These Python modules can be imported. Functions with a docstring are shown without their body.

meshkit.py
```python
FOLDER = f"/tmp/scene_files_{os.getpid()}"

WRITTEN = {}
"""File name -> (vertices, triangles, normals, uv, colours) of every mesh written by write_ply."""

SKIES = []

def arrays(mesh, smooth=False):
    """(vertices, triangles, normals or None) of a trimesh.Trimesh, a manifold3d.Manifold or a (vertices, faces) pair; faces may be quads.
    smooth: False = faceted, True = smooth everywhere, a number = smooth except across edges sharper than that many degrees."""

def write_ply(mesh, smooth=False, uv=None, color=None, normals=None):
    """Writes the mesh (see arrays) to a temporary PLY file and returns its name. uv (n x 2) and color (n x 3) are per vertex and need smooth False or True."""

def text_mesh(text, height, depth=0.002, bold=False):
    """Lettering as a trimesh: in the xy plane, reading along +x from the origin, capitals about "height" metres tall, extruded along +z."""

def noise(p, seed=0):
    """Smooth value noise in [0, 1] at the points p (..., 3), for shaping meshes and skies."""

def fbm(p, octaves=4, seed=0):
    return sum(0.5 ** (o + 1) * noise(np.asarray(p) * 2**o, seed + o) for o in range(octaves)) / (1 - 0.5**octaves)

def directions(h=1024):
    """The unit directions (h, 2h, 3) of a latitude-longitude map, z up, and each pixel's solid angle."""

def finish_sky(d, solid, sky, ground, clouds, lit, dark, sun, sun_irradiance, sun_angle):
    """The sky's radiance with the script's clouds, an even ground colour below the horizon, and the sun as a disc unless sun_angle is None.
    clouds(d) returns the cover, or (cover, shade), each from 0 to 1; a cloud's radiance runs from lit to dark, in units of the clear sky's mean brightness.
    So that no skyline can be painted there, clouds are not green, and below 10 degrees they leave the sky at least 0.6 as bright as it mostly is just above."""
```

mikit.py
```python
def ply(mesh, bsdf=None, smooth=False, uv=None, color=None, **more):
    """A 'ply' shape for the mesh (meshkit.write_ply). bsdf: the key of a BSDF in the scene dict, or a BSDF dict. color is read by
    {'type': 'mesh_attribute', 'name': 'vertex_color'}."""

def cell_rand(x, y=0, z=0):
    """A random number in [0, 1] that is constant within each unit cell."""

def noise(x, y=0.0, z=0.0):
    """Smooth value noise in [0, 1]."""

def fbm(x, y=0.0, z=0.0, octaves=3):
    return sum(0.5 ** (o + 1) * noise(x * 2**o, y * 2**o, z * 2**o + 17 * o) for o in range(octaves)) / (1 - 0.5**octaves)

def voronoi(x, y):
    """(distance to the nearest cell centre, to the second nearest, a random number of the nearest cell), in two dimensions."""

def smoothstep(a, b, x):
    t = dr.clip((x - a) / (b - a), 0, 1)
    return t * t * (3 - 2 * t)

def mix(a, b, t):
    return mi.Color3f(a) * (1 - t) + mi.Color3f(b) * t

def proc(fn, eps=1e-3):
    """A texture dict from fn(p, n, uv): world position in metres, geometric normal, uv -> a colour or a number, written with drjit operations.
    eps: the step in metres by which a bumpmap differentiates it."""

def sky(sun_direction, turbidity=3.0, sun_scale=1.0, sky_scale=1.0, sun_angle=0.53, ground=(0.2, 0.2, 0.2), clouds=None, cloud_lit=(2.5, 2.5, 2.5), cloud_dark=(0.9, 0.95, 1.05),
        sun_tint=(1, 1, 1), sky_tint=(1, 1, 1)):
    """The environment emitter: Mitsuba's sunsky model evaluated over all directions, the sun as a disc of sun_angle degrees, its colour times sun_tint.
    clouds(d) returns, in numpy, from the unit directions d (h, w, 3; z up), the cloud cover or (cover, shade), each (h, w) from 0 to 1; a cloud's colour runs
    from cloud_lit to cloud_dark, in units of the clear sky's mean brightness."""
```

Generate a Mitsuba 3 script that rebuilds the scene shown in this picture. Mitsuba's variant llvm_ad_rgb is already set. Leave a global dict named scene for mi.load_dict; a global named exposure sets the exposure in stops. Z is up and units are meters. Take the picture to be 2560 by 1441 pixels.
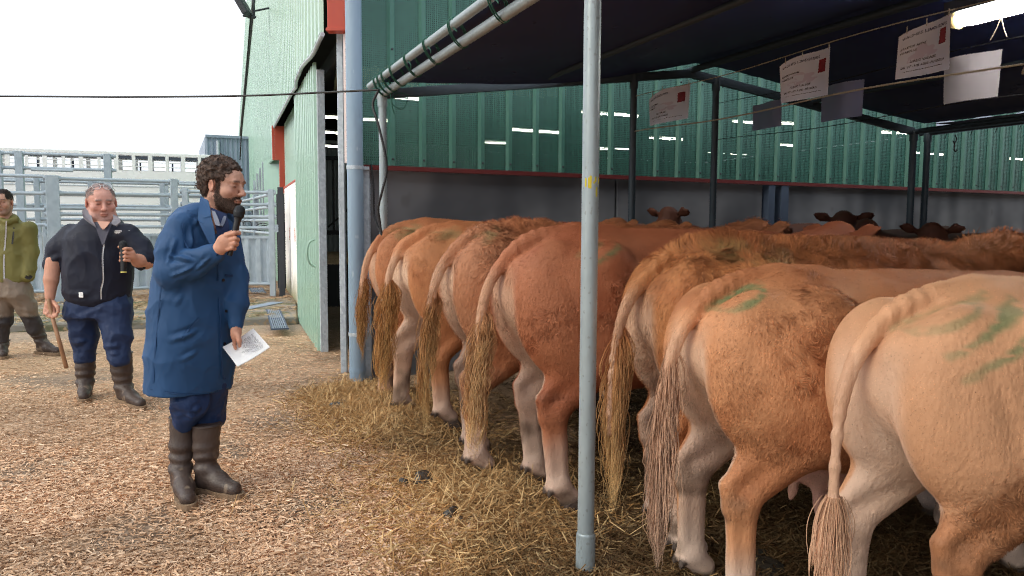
import math, numpy as np, trimesh, mitsuba as mi, drjit as dr, mikit, meshkit
from mikit import proc, noise, fbm, voronoi, smoothstep, mix, cell_rand
from shapely.geometry import Polygon, LineString, box as sbox
T = mi.ScalarTransform4f
A = np.array
scene, labels = {}, {}

# ---------------------------------------------------------------- camera, sky, exposure
F, CX, CY, HC = 1930.0, 1280.0, 720.5, 1.456
PITCH, ROLL = math.atan(160.5 / F), 0.005
FWD = A([0, math.cos(PITCH), -math.sin(PITCH)])
R0, U0 = A([1.0, 0, 0]), A([0, math.sin(PITCH), math.cos(PITCH)])
UP = U0 * math.cos(ROLL) - R0 * math.sin(ROLL)
RT = R0 * math.cos(ROLL) + U0 * math.sin(ROLL)
EYE = A([0, 0, HC])
scene['camera'] = {'type': 'perspective', 'fov': 2 * math.degrees(math.atan(1280 / F)), 'fov_axis': 'x', 'near_clip': 0.05, 'far_clip': 900.0,
                   'to_world': T().look_at(origin=EYE.tolist(), target=(EYE + FWD).tolist(), up=UP.tolist())}
scene['daylight'] = mikit.sky((-0.70, -0.45, 0.56), turbidity=3, sun_scale=0.27, sun_angle=40, sun_tint=(0.86, 0.97, 1.12), clouds=lambda d: 1.0,
                              cloud_lit=(2.36, 2.5, 2.70), cloud_dark=(2.2, 2.3, 2.45), ground=(0.2, 0.17, 0.14))
exposure = 2.6

def ray(px, py):
    return FWD + RT * (px - CX) / F + UP * (CY - py) / F
def at(px, py, y):
    """the point seen at that picture position, y metres in front of the camera"""
    d = ray(px, py)
    return EYE + d * (y / d[1])
def gnd(px, py, z=0.0):
    d = ray(px, py)
    return EYE + d * ((z - HC) / d[2])

# ---------------------------------------------------------------- materials
def pr(c, rough=0.6, **k):
    return {'type': 'twosided', 'bsdf': {'type': 'principled', 'base_color': c if isinstance(c, dict) else {'type': 'rgb', 'value': list(c)}, 'roughness': rough, **k}}
def bump(inner, fn, scale=1.0, eps=2e-3):
    tw = inner['type'] == 'twosided'
    b = {'type': 'bumpmap', 'arbitrary': proc(fn, eps=eps), 'scale': scale, 'bsdf': inner['bsdf'] if tw else inner}
    return {'type': 'twosided', 'bsdf': b} if tw else b
VC = {'type': 'mesh_attribute', 'name': 'vertex_color'}
def material(name, b):
    scene['material_' + name] = b
def C(*c): return mi.Color3f(*c)

# ---------------------------------------------------------------- entries of the scene
def numbered(name, pool=None):
    pool = labels if pool is None else pool
    if name not in pool: return name
    i = 1
    while f'{name}_{i:03d}' in pool: i += 1
    return f'{name}_{i:03d}'
def thing(name, label, cat, group=None, kind=None):
    key = numbered(name)
    labels[key] = {'label': label, 'category': cat}
    if group: labels[key]['group'] = group
    if kind: labels[key]['kind'] = kind
    return key
def structure(name, label=None):
    key = numbered(name)
    labels[key] = {'kind': 'structure'}
    if label: labels[key]['label'] = label
    return key
def put(key, mesh, mat, smooth=False, color=None, normals=None, xf=None, **more):
    m = mat if isinstance(mat, dict) else {'type': 'ref', 'id': 'material_' + mat}
    if normals is not None:
        d = {'type': 'ply', 'filename': meshkit.write_ply(mesh, False, None, color, normals=normals), 'face_normals': False, 'bsdf': m, **more}
    else:
        d = mikit.ply(mesh, m, smooth=smooth, color=color, **more)
    if xf is not None: d['to_world'] = xf
    scene[key] = d
    return key
def part(parent, name, mesh, mat, smooth=False, label=None, kind=None, **k):
    key = numbered(parent + '__' + name, scene)
    put(key, mesh, mat, smooth, **k)
    if label or kind:
        labels[key] = {}
        if label: labels[key]['label'] = label
        if kind: labels[key]['kind'] = kind
    return key

# ---------------------------------------------------------------- mesh helpers
def cat(ms):
    return trimesh.util.concatenate([m for m in ms if m is not None])
def tm(v, f): return trimesh.Trimesh(np.asarray(v, float), np.asarray(f, int), process=False)
def box(lo, hi):
    lo, hi = A(lo, float), A(hi, float)
    m = trimesh.creation.box(extents=hi - lo); m.apply_translation((lo + hi) / 2); return m
def obox(c, ax, ay, az, ext):
    """box centred at c, with the axes ax, ay, az and full sizes ext"""
    m = trimesh.creation.box(extents=ext)
    M = np.eye(4); M[:3, 0], M[:3, 1], M[:3, 2], M[:3, 3] = ax, ay, az, c
    m.apply_transform(M); return m
def bbox_bevel(c, ax, ay, az, ext, b):
    """box with chamfered edges"""
    e = A(ext, float) / 2; pts = []
    for s in np.ndindex(2, 2, 2):
        s = A(s) * 2 - 1
        for k in range(3):
            q = e - b; q[k] = e[k]; pts.append(s * q)
    m = trimesh.convex.convex_hull(A(pts))
    M = np.eye(4); M[:3, 0], M[:3, 1], M[:3, 2], M[:3, 3] = ax, ay, az, c
    m.apply_transform(M); return m
def unit(v):
    v = np.asarray(v, float); return v / max(np.linalg.norm(v), 1e-9)
def smooth_path(pts, n):
    """Catmull-Rom through pts, n points"""
    P = A(pts, float)
    if len(P) < 3: return P[0] + (P[-1] - P[0]) * np.linspace(0, 1, n)[:, None]
    Q = np.vstack([2 * P[0] - P[1], P, 2 * P[-1] - P[-2]]); t = np.linspace(0, len(P) - 1 - 1e-9, n)
    i = t.astype(int); u = (t - i)[:, None]
    a, b, c, d = Q[i], Q[i + 1], Q[i + 2], Q[i + 3]
    return 0.5 * (2 * b + (c - a) * u + (2 * a - 5 * b + 4 * c - d) * u**2 + (3 * b - a - 3 * c + d) * u**3)
def tube(pts, r, n=8, cap=True):
    P = A(pts, float); k = len(P); r = np.broadcast_to(np.asarray(r, float), (k,))
    t = np.gradient(P, axis=0); t /= np.linalg.norm(t, axis=1, keepdims=True) + 1e-12
    u = np.cross(t[0], [0.31, 0.2, 0.93]); u /= np.linalg.norm(u) + 1e-12
    ang = np.arange(n) / n * 2 * np.pi; V = []
    for i in range(k):
        u = u - t[i] * (u @ t[i]); u /= np.linalg.norm(u) + 1e-12
        w = np.cross(t[i], u)
        V.append(P[i] + r[i] * (np.cos(ang)[:, None] * u + np.sin(ang)[:, None] * w))
    V = np.vstack(V); f = []
    a = np.arange(n); b = (a + 1) % n
    for i in range(k - 1):
        o, q = i * n, (i + 1) * n
        f.append(np.stack([a + o, b + o, b + q], 1)); f.append(np.stack([a + o, b + q, a + q], 1))
    if cap:
        V = np.vstack([V, P[0], P[-1]]); c0, c1 = k * n, k * n + 1
        f.append(np.stack([b, a, np.full(n, c0)], 1)); f.append(np.stack([a + (k - 1) * n, b + (k - 1) * n, np.full(n, c1)], 1))
    return tm(V, np.vstack(f))
def rod(a, b, r, n=12): return tube([a, b], r, n)
def grid_mesh(X, Y, Z):
    n, m = X.shape; idx = np.arange(n * m).reshape(n, m)
    q = np.stack([idx[:-1, :-1], idx[1:, :-1], idx[1:, 1:], idx[:-1, 1:]], -1).reshape(-1, 4)
    return tm(np.stack([X, Y, Z], -1).reshape(-1, 3), np.vstack([q[:, [0, 1, 2]], q[:, [0, 2, 3]]]))
def sheet(P, thick):
    """a sheet of points P (n, m, 3) given thickness along its own normals, closed at the rim"""
    n, m, _ = P.shape
    du, dv = np.gradient(P, axis=0), np.gradient(P, axis=1)
    nn = np.cross(du, dv); nn /= np.linalg.norm(nn, axis=-1, keepdims=True) + 1e-12
    a, b = P + nn * thick / 2, P - nn * thick / 2
    idx = np.arange(n * m).reshape(n, m); o = n * m
    q = np.stack([idx[:-1, :-1], idx[1:, :-1], idx[1:, 1:], idx[:-1, 1:]], -1).reshape(-1, 4)
    rim = np.concatenate([idx[:-1, 0], idx[-1, :-1], idx[:0:-1, -1], idx[0, :0:-1]])
    rn = np.roll(rim, -1)
    s = np.stack([rim, rn, rn + o, rim + o], -1)
    Q = np.vstack([q, q[:, ::-1] + o, s])
    return tm(np.vstack([a.reshape(-1, 3), b.reshape(-1, 3)]), np.vstack([Q[:, [0, 1, 2]], Q[:, [0, 2, 3]]]))

# ---------------------------------------------------------------- smooth implicit bodies
def smin(a, b, k):
    h = np.clip(0.5 + 0.5 * (b - a) / k, 0, 1)
    return b + (a - b) * h - k * h * (1 - h)
class Sdf:
    def __init__(s, lo, hi, h):
        s.h, s.lo = h, A(lo, float)
        s.n = np.ceil((A(hi, float) - s.lo) / h).astype(int) + 1
        s.F = np.full(s.n, 9.0, np.float32)
        s.ax = [(s.lo[i] + np.arange(s.n[i]) * h).astype(np.float32) for i in range(3)]
    @staticmethod
    def around(pts, m, h):
        P = A(pts, float); m = np.broadcast_to(m, 3); return Sdf(P.min(0) - m, P.max(0) + m, h)
    def op(s, fn, lo, hi, k, cut=False):
        m = k + 3 * s.h
        i0 = np.clip(np.floor((A(lo) - m - s.lo) / s.h).astype(int), 0, s.n); i1 = np.clip(np.ceil((A(hi) + m - s.lo) / s.h).astype(int) + 1, 0, s.n)
        if (i1 <= i0).any(): return s
        sl = tuple(slice(a, b) for a, b in zip(i0, i1))
        X, Y, Z = s.ax[0][sl[0]][:, None, None], s.ax[1][sl[1]][None, :, None], s.ax[2][sl[2]][None, None, :]
        d = fn(X, Y, Z)
        G = s.F[sl]
        if cut: s.F[sl] = -smin(-G, d, k) if k > 0 else np.maximum(G, -d)
        else: s.F[sl] = smin(G, d, k) if k > 0 else np.minimum(G, d)
        return s
    def cone(s, a, b, ra, rb, k=0.03, cut=False, sq=None):
        """rounded cone; sq = (axis, factor) squeezes it along an axis"""
        a, b = A(a, float), A(b, float); ab = b - a; L = max(ab @ ab, 1e-12)
        def fn(X, Y, Z):
            t = np.clip(((X - a[0]) * ab[0] + (Y - a[1]) * ab[1] + (Z - a[2]) * ab[2]) / L, 0, 1)
            dx, dy, dz = X - a[0] - t * ab[0], Y - a[1] - t * ab[1], Z - a[2] - t * ab[2]
            if sq is not None:
                e, fct = sq; w = dx * e[0] + dy * e[1] + dz * e[2]; g = 1 / fct - 1
                dx, dy, dz = dx + g * w * e[0], dy + g * w * e[1], dz + g * w * e[2]
            return np.sqrt(dx * dx + dy * dy + dz * dz) - (ra + (rb - ra) * t)
        r = max(ra, rb)
        return s.op(fn, np.minimum(a, b) - r, np.maximum(a, b) + r, k, cut)
    def chain(s, pts, rs, k=0.03, **kw):
        for a, b, ra, rb in zip(pts[:-1], pts[1:], rs[:-1], rs[1:]): s.cone(a, b, ra, rb, k, **kw)
        return s
    def ell(s, c, r, k=0.03, R=None, cut=False):
        c, r = A(c, float), A(r, float); R = np.eye(3) if R is None else A(R)
        ext = np.abs(R) @ r
        def fn(X, Y, Z):
            dx, dy, dz = X - c[0], Y - c[1], Z - c[2]
            q = [(dx * R[0, i] + dy * R[1, i] + dz * R[2, i]) / r[i] for i in range(3)]
            k0 = np.sqrt(q[0]**2 + q[1]**2 + q[2]**2) + 1e-9
            k1 = np.sqrt((q[0] / r[0])**2 + (q[1] / r[1])**2 + (q[2] / r[2])**2) + 1e-9
            return k0 * (k0 - 1) / k1
        return s.op(fn, c - ext, c + ext, k, cut)
    def loft(s, zs, cx, cy, ra, rb, ang=0.0, k=0.02, power=2.0):
        """upright body: at each height an ellipse with centre (cx, cy), half axes ra, rb, turned by ang"""
        zs, cx, cy, ra, rb = [A(q, float) for q in (zs, cx, cy, ra, rb)]; o = np.argsort(zs)
        zs, cx, cy, ra, rb = zs[o], cx[o], cy[o], ra[o], rb[o]
        ca, sa = math.cos(ang), math.sin(ang)
        def fn(X, Y, Z):
            I = lambda q: np.interp(Z, zs, q).astype(np.float32)
            dx, dy = X - I(cx), Y - I(cy); a, b = I(ra), I(rb)
            p, q = (dx * ca + dy * sa) / a, (-dx * sa + dy * ca) / b
            d = ((np.abs(p)**power + np.abs(q)**power + 1e-9)**(1 / power) - 1) * np.minimum(a, b)
            return np.maximum(d, np.maximum(Z - zs[-1], zs[0] - Z))
        m = max(ra.max(), rb.max())
        return s.op(fn, [cx.min() - m, cy.min() - m, zs[0]], [cx.max() + m, cy.max() + m, zs[-1]], k)
    def warp(s, fn):
        X, Y, Z = s.ax[0][:, None, None], s.ax[1][None, :, None], s.ax[2][None, None, :]
        s.F = s.F + fn(X, Y, Z).astype(np.float32); return s
    def mesh(s, taubin=6):
        Fv = s.F.copy()
        for ax in range(3):
            for e in (0, -1):
                sl = [slice(None)] * 3; sl[ax] = e; Fv[tuple(sl)] = np.maximum(Fv[tuple(sl)], 1e-3)
        S = Fv < 0
        nx, ny, nz = (A(Fv.shape) - 1)
        corner = lambda M, i, j, k: M[i:i + nx, j:j + ny, k:k + nz]
        cnt = sum(corner(S, *c).astype(np.int8) for c in np.ndindex(2, 2, 2))
        act = np.argwhere((cnt > 0) & (cnt < 8))
        acc = np.zeros((len(act), 3)); num = np.zeros(len(act))
        for ax in range(3):
            for c in np.ndindex(2, 2):
                o = [0, 0, 0]; o[(ax + 1) % 3], o[(ax + 2) % 3] = c
                p0 = act + o; p1 = p0.copy(); p1[:, ax] += 1
                f0, f1 = Fv[tuple(p0.T)], Fv[tuple(p1.T)]
                x = (f0 < 0) != (f1 < 0)
                t = np.where(x, f0 / np.where(x, f0 - f1, 1), 0)
                q = A(o, float)[None] + np.eye(3)[ax] * t[:, None]
                acc += q * x[:, None]; num += x
        V = s.lo + (act + acc / num[:, None]) * s.h
        idx = np.full((nx, ny, nz), -1, np.int64); idx[tuple(act.T)] = np.arange(len(act))
        Q = []
        for ax in range(3):
            a, b = (ax + 1) % 3, (ax + 2) % 3
            lo = [slice(None)] * 3; hi = [slice(None)] * 3; lo[ax], hi[ax] = slice(0, -1), slice(1, None)
            s0, s1 = S[tuple(lo)], S[tuple(hi)]
            e = np.argwhere(s0 != s1); e = e[(e[:, a] > 0) & (e[:, b] > 0) & (e[:, a] < S.shape[a] - 1) & (e[:, b] < S.shape[b] - 1)]
            ea, eb = np.eye(3, dtype=int)[a], np.eye(3, dtype=int)[b]
            q = np.stack([idx[tuple((e - ea - eb).T)], idx[tuple((e - eb).T)], idx[tuple(e.T)], idx[tuple((e - ea).T)]], 1)
            inside = s0[tuple(e.T)]
            Q.append(np.where(inside[:, None], q, q[:, ::-1]))
        Q = np.vstack(Q)
        m = tm(V, np.vstack([Q[:, [0, 1, 2]], Q[:, [0, 2, 3]]]))
        return relax(m, taubin)
def relax(m, it):
    if it <= 0: return m
    e = m.edges_unique; v = np.array(m.vertices); n = len(v)
    from scipy.sparse import coo_matrix
    w = coo_matrix((np.ones(2 * len(e)), (np.r_[e[:, 0], e[:, 1]], np.r_[e[:, 1], e[:, 0]])), (n, n)).tocsr()
    deg = np.maximum(np.asarray(w.sum(1)), 1)
    for i in range(it):
        for lam in (0.5, -0.53): v = v + lam * (w @ v / deg - v)
    return tm(v, m.faces)
def vnormals(m):
    v, f, n = meshkit.arrays(m, True); return n
def rotz(a):
    c, s = math.cos(a), math.sin(a); return A([[c, -s, 0], [s, c, 0], [0, 0, 1.0]])
def roty(a):
    c, s = math.cos(a), math.sin(a); return A([[c, 0, s], [0, 1, 0], [-s, 0, c]])
def rotx(a):
    c, s = math.cos(a), math.sin(a); return A([[1.0, 0, 0], [0, c, -s], [0, s, c]])
def moved(m, R=None, t=(0, 0, 0), s=1.0):
    v = np.asarray(m.vertices) * s
    if R is not None: v = v @ A(R).T
    return tm(v + A(t), m.faces)
def nfbm(P, f, octv=3, seed=0): return meshkit.fbm(np.asarray(P) * f, octv, seed)
def sstep(a, b, x):
    t = np.clip((x - a) / (b - a), 0, 1); return t * t * (3 - 2 * t)
def mixc(c0, c1, t): return A(c0) * (1 - t[:, None]) + A(c1) * t[:, None]
# ================================================================ the setting: yard, hall
UV = A([0.925, 0.38, 0.0]); UV /= np.linalg.norm(UV)            # across the stalls, away from the yard
VV = A([UV[1], -UV[0], 0.0])                                    # along the row of cattle, towards the camera
ZV = A([0, 0, 1.0])

# the yard: one sheet to the horizon, finer near the camera
PILES = [(gnd(940, 1030)[:2], 0.34, 0.11), (gnd(1010, 1075)[:2], 0.35, 0.10), (gnd(880, 990)[:2], 0.25, 0.05), (gnd(1250, 1250)[:2], 0.5, 0.035),
         (gnd(1150, 1330)[:2], 0.45, 0.03), (gnd(1300, 1000)[:2], 0.5, 0.015), (gnd(650, 860)[:2], 0.5, 0.05), (gnd(730, 880)[:2], 0.6, 0.04)]
def height(x, y):
    P = np.stack([x, y, np.zeros_like(x)], -1)
    h = 0.030 * (nfbm(P, 1.3, 3, 5) - 0.5) + 0.016 * (nfbm(P, 6.0, 2, 9) - 0.5)
    for (c, r, a) in PILES:
        h = h + a * np.exp(-((x - c[0])**2 + (y - c[1])**2) / (2 * (r * 0.6)**2)) * (0.7 + 0.6 * nfbm(P, 5, 2, 3))
    return h * sstep(60, 25, np.hypot(x, y))
def edge_of_stalls(x, y):
    """signed distance across the edge of the straw: positive on the bedding"""
    w = nfbm(np.stack([x, y, np.zeros_like(x)], -1), 2.3, 3, 21) - 0.5
    a, b = gnd(1075, 1441)[:2], gnd(850, 960)[:2]
    n = unit(A([-(b - a)[1], (b - a)[0]])); n = n * np.sign(n[0])
    return (x - a[0]) * n[0] + (y - a[1]) * n[1] + 0.5 * w
gx = np.unique(np.r_[-450, -200, -90, -45, -25, np.arange(-14, -7, 0.35), np.arange(-7, 4, 0.065), np.arange(4, 12, 0.3), 15, 25, 45, 90, 200, 450])
gy = np.unique(np.r_[-60, -20, -8, -3, np.arange(-1, 2, 0.25), np.arange(2, 9.5, 0.065), np.arange(9.5, 16, 0.25), 18, 22, 30, 45, 90, 200, 450])
GX, GY = np.meshgrid(gx, gy, indexing='ij')
TRAMPLED = [(gnd(800, 1270)[:2], 0.22), (gnd(1000, 1385)[:2], 0.16), (gnd(560, 1130)[:2], 0.25), (gnd(330, 1330)[:2], 0.3), (gnd(150, 950)[:2], 0.5), (gnd(700, 1050)[:2], 0.3), (gnd(60, 1180)[:2], 0.35)]
def trampled(x, y):
    w = nfbm(np.stack([x, y, 0 * x], -1), 5.0, 3, 61) - 0.5
    return np.max([np.exp(-((np.hypot(x - c[0], y - c[1]) / r + 1.2 * w)**2)) for c, r in TRAMPLED], axis=0)
def ground_tex(p, n, uv):
    x, y = p.x, p.y
    a = fbm(x * 1.1, y * 1.1, 3.0, 3); b = noise(x * 55, y * 55, 1.0); c = noise(x * 22 + 3.0, y * 70, 9.0)
    col = mix(C(0.29, 0.185, 0.11), C(0.47, 0.32, 0.20), smoothstep(0.3, 0.7, b * 0.5 + c * 0.5))
    col = mix(col, C(0.10, 0.075, 0.05), smoothstep(0.55, 0.8, a) * 0.6)
    for c_, r_ in TRAMPLED:
        col = mix(col, C(0.13, 0.105, 0.085), 0.6 * smoothstep(1.3, 0.4, dr.sqrt(dr.square(x - float(c_[0])) + dr.square(y - float(c_[1]))) / r_ + 1.2 * (fbm(x * 5, y * 5, 4.0, 3) - 0.5)))
    far = smoothstep(9.0, 9.8, y + 0.4 * (a - 0.5) - 0.4 * (x + 5.0))
    return mix(col, mix(C(0.17, 0.155, 0.135), C(0.25, 0.22, 0.19), noise(x * 9, y * 9, 2.0)), far * 0.5)
material('ground', bump(pr(proc(ground_tex), 0.85), lambda p, n, uv: noise(p.x * 60, p.y * 60, 2.0) * 0.006, 1.0))
structure('yard_ground')
put('yard_ground', grid_mesh(GX, GY, height(GX, GY)), 'ground', True)

# concrete strip with a mossy edge in front of the pens
SLAB = 0.11
s0, s1 = gnd(-260, 842), gnd(745, 812)
sd = unit(s1 - s0); sn = A([-sd[1], sd[0], 0]); sL = np.linalg.norm(s1 - s0)
def slab_tex(p, n, uv):
    a = fbm(p.x * 2.2, p.y * 2.2, p.z * 4, 4); b = noise(p.x * 30, p.y * 30, p.z * 30)
    col = mix(C(0.15, 0.14, 0.12), C(0.27, 0.25, 0.22), a)
    moss = smoothstep(0.42, 0.62, fbm(p.x * 4 + 9.0, p.y * 4, p.z * 7, 3))
    col = mix(col, mix(C(0.05, 0.065, 0.018), C(0.12, 0.12, 0.04), b), moss * 0.75)
    return mix(col, C(0.34, 0.24, 0.14), smoothstep(0.62, 0.72, b * 0.6 + a * 0.5))
material('slab', bump(pr(proc(slab_tex), 0.8), lambda p, n, uv: noise(p.x * 40, p.y * 40, p.z * 40) * 0.008, 1.0))
structure('concrete_strip')
for i in range(6):
    L = sL / 6
    c = s0 + sd * (i + 0.5) * L + sn * 1.45 + ZV * (SLAB / 2 - 0.1)
    part('concrete_strip', 'slab', bbox_bevel(c, sd, sn, ZV, (L - 0.012, 2.9, SLAB + 0.2), 0.018), 'slab')
structure('pen_floor')
c = s0 + sd * (sL / 2 - 3) + sn * 13.0 + ZV * (SLAB - 0.11)
put('pen_floor', obox(c, sd, sn, ZV, (sL + 26, 20.0, 0.2)), 'ground')

# ---------------------------------------------------------------- market hall
material('green_sheet', bump(pr(proc(lambda p, n, uv: mix(C(0.040, 0.142, 0.110), C(0.070, 0.195, 0.152), fbm(p.x * 3, p.y * 3, p.z * 1.2, 3))), 0.42, specular=0.5), lambda p, n, uv: fbm(p.x * 4, p.y * 4, p.z * 2.5, 2) * 0.006, 1.0))
material('pale_green_sheet', bump(pr(proc(lambda p, n, uv: mix(C(0.235, 0.39, 0.31), C(0.32, 0.48, 0.395), fbm(p.x * 1.5, p.y * 1.5, p.z * 0.7, 3) * 0.7 + 0.3 * noise(p.x * 20, p.y * 20, p.z * 1.3))), 0.24, specular=0.7), lambda p, n, uv: fbm(p.x * 3, p.y * 3, p.z * 1.5, 2) * 0.01, 1.0))
material('red_trim', pr(proc(lambda p, n, uv: mix(C(0.42, 0.055, 0.03), C(0.52, 0.085, 0.045), fbm(p.x * 6, p.y * 6, p.z * 3, 3))), 0.4))
material('dark_red', pr((0.13, 0.017, 0.016), 0.5))
material('slate_steel', pr((0.06, 0.085, 0.13), 0.5))
def zinc_tex(p, n, uv):
    a, b, w = voronoi((p.x + p.y * 0.7) * 38, p.z * 38 + p.y * 15)
    return mix(mix(C(0.40, 0.46, 0.51), C(0.54, 0.60, 0.65), w), C(0.33, 0.37, 0.39), smoothstep(0.5, 0.75, fbm(p.x * 5, p.y * 5, p.z * 2, 3)) * 0.6)
material('zinc', pr(proc(zinc_tex), 0.42, metallic=0.2, specular=0.6))
material('pipe_blue', pr(proc(lambda p, n, uv: mix(mix(C(0.21, 0.31, 0.41), C(0.27, 0.37, 0.47), fbm(p.x * 8, p.y * 8, p.z * 2, 3)), C(0.55, 0.60, 0.64), smoothstep(0.9, 0.95, noise(p.x * 40, p.y * 40, p.z * 9)) * 0.4)), 0.42))
def concrete_tex(p, n, uv):
    a = fbm(p.x * 1.2, p.y * 1.2, p.z * 1.6, 4)
    col = mix(C(0.075, 0.080, 0.090), C(0.175, 0.18, 0.19), smoothstep(0.3, 0.7, a * 0.7 + 0.3 * noise(p.x * 4 + p.y * 4, 1.0, p.z * 0.7)))
    return mix(col, C(0.09, 0.09, 0.09), smoothstep(0.66, 0.78, fbm(p.x * 6 + 3.0, p.y * 6, p.z * 3, 3)) * 0.5)
material('concrete', bump(pr(proc(concrete_tex), 0.8), lambda p, n, uv: fbm(p.x * 30, p.y * 30, p.z * 30, 2) * 0.004, 1.0))
def whitewall_tex(p, n, uv):
    m = smoothstep(0.75, 0.0, p.z + 0.5 * (fbm(p.x * 5, p.y * 5, p.z * 3, 3) - 0.5))
    return mix(mix(C(0.72, 0.70, 0.68), C(0.82, 0.80, 0.78), fbm(p.x * 3, p.y * 3, p.z * 3, 3)), mix(C(0.10, 0.11, 0.03), C(0.30, 0.27, 0.12), noise(p.x * 12, p.y * 12, p.z * 6)), m * 0.9)
material('white_wall', pr(proc(whitewall_tex), 0.8))
material('dark_steel', pr((0.035, 0.04, 0.05), 0.55))
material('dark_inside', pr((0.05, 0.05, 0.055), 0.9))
material('lamp_glass', pr((0.8, 0.8, 0.78), 0.4))

FD = A([0.885, 0.465, 0]); FD /= np.linalg.norm(FD)
FN = A([FD[1], -FD[0], 0])                                      # outwards, to the camera
F0 = A([-1.42, 7.05, 0.0]); ZRED = 1.985
WD = A([-0.339, 0.941, 0]); WD /= np.linalg.norm(WD)
WN = A([-WD[1], WD[0], 0])                                      # outwards, to the yard
W0 = A([-1.745, 7.28, 0.0])
hall = thing('market_hall', 'large hall clad in green ribbed sheet with red corner trims, behind the cattle', 'building')
def frame(o, ax, ay):
    M = np.eye(4); M[:3, 0], M[:3, 1], M[:3, 2], M[:3, 3] = ax, ay, np.cross(ax, ay), o; return T(M.tolist())

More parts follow.
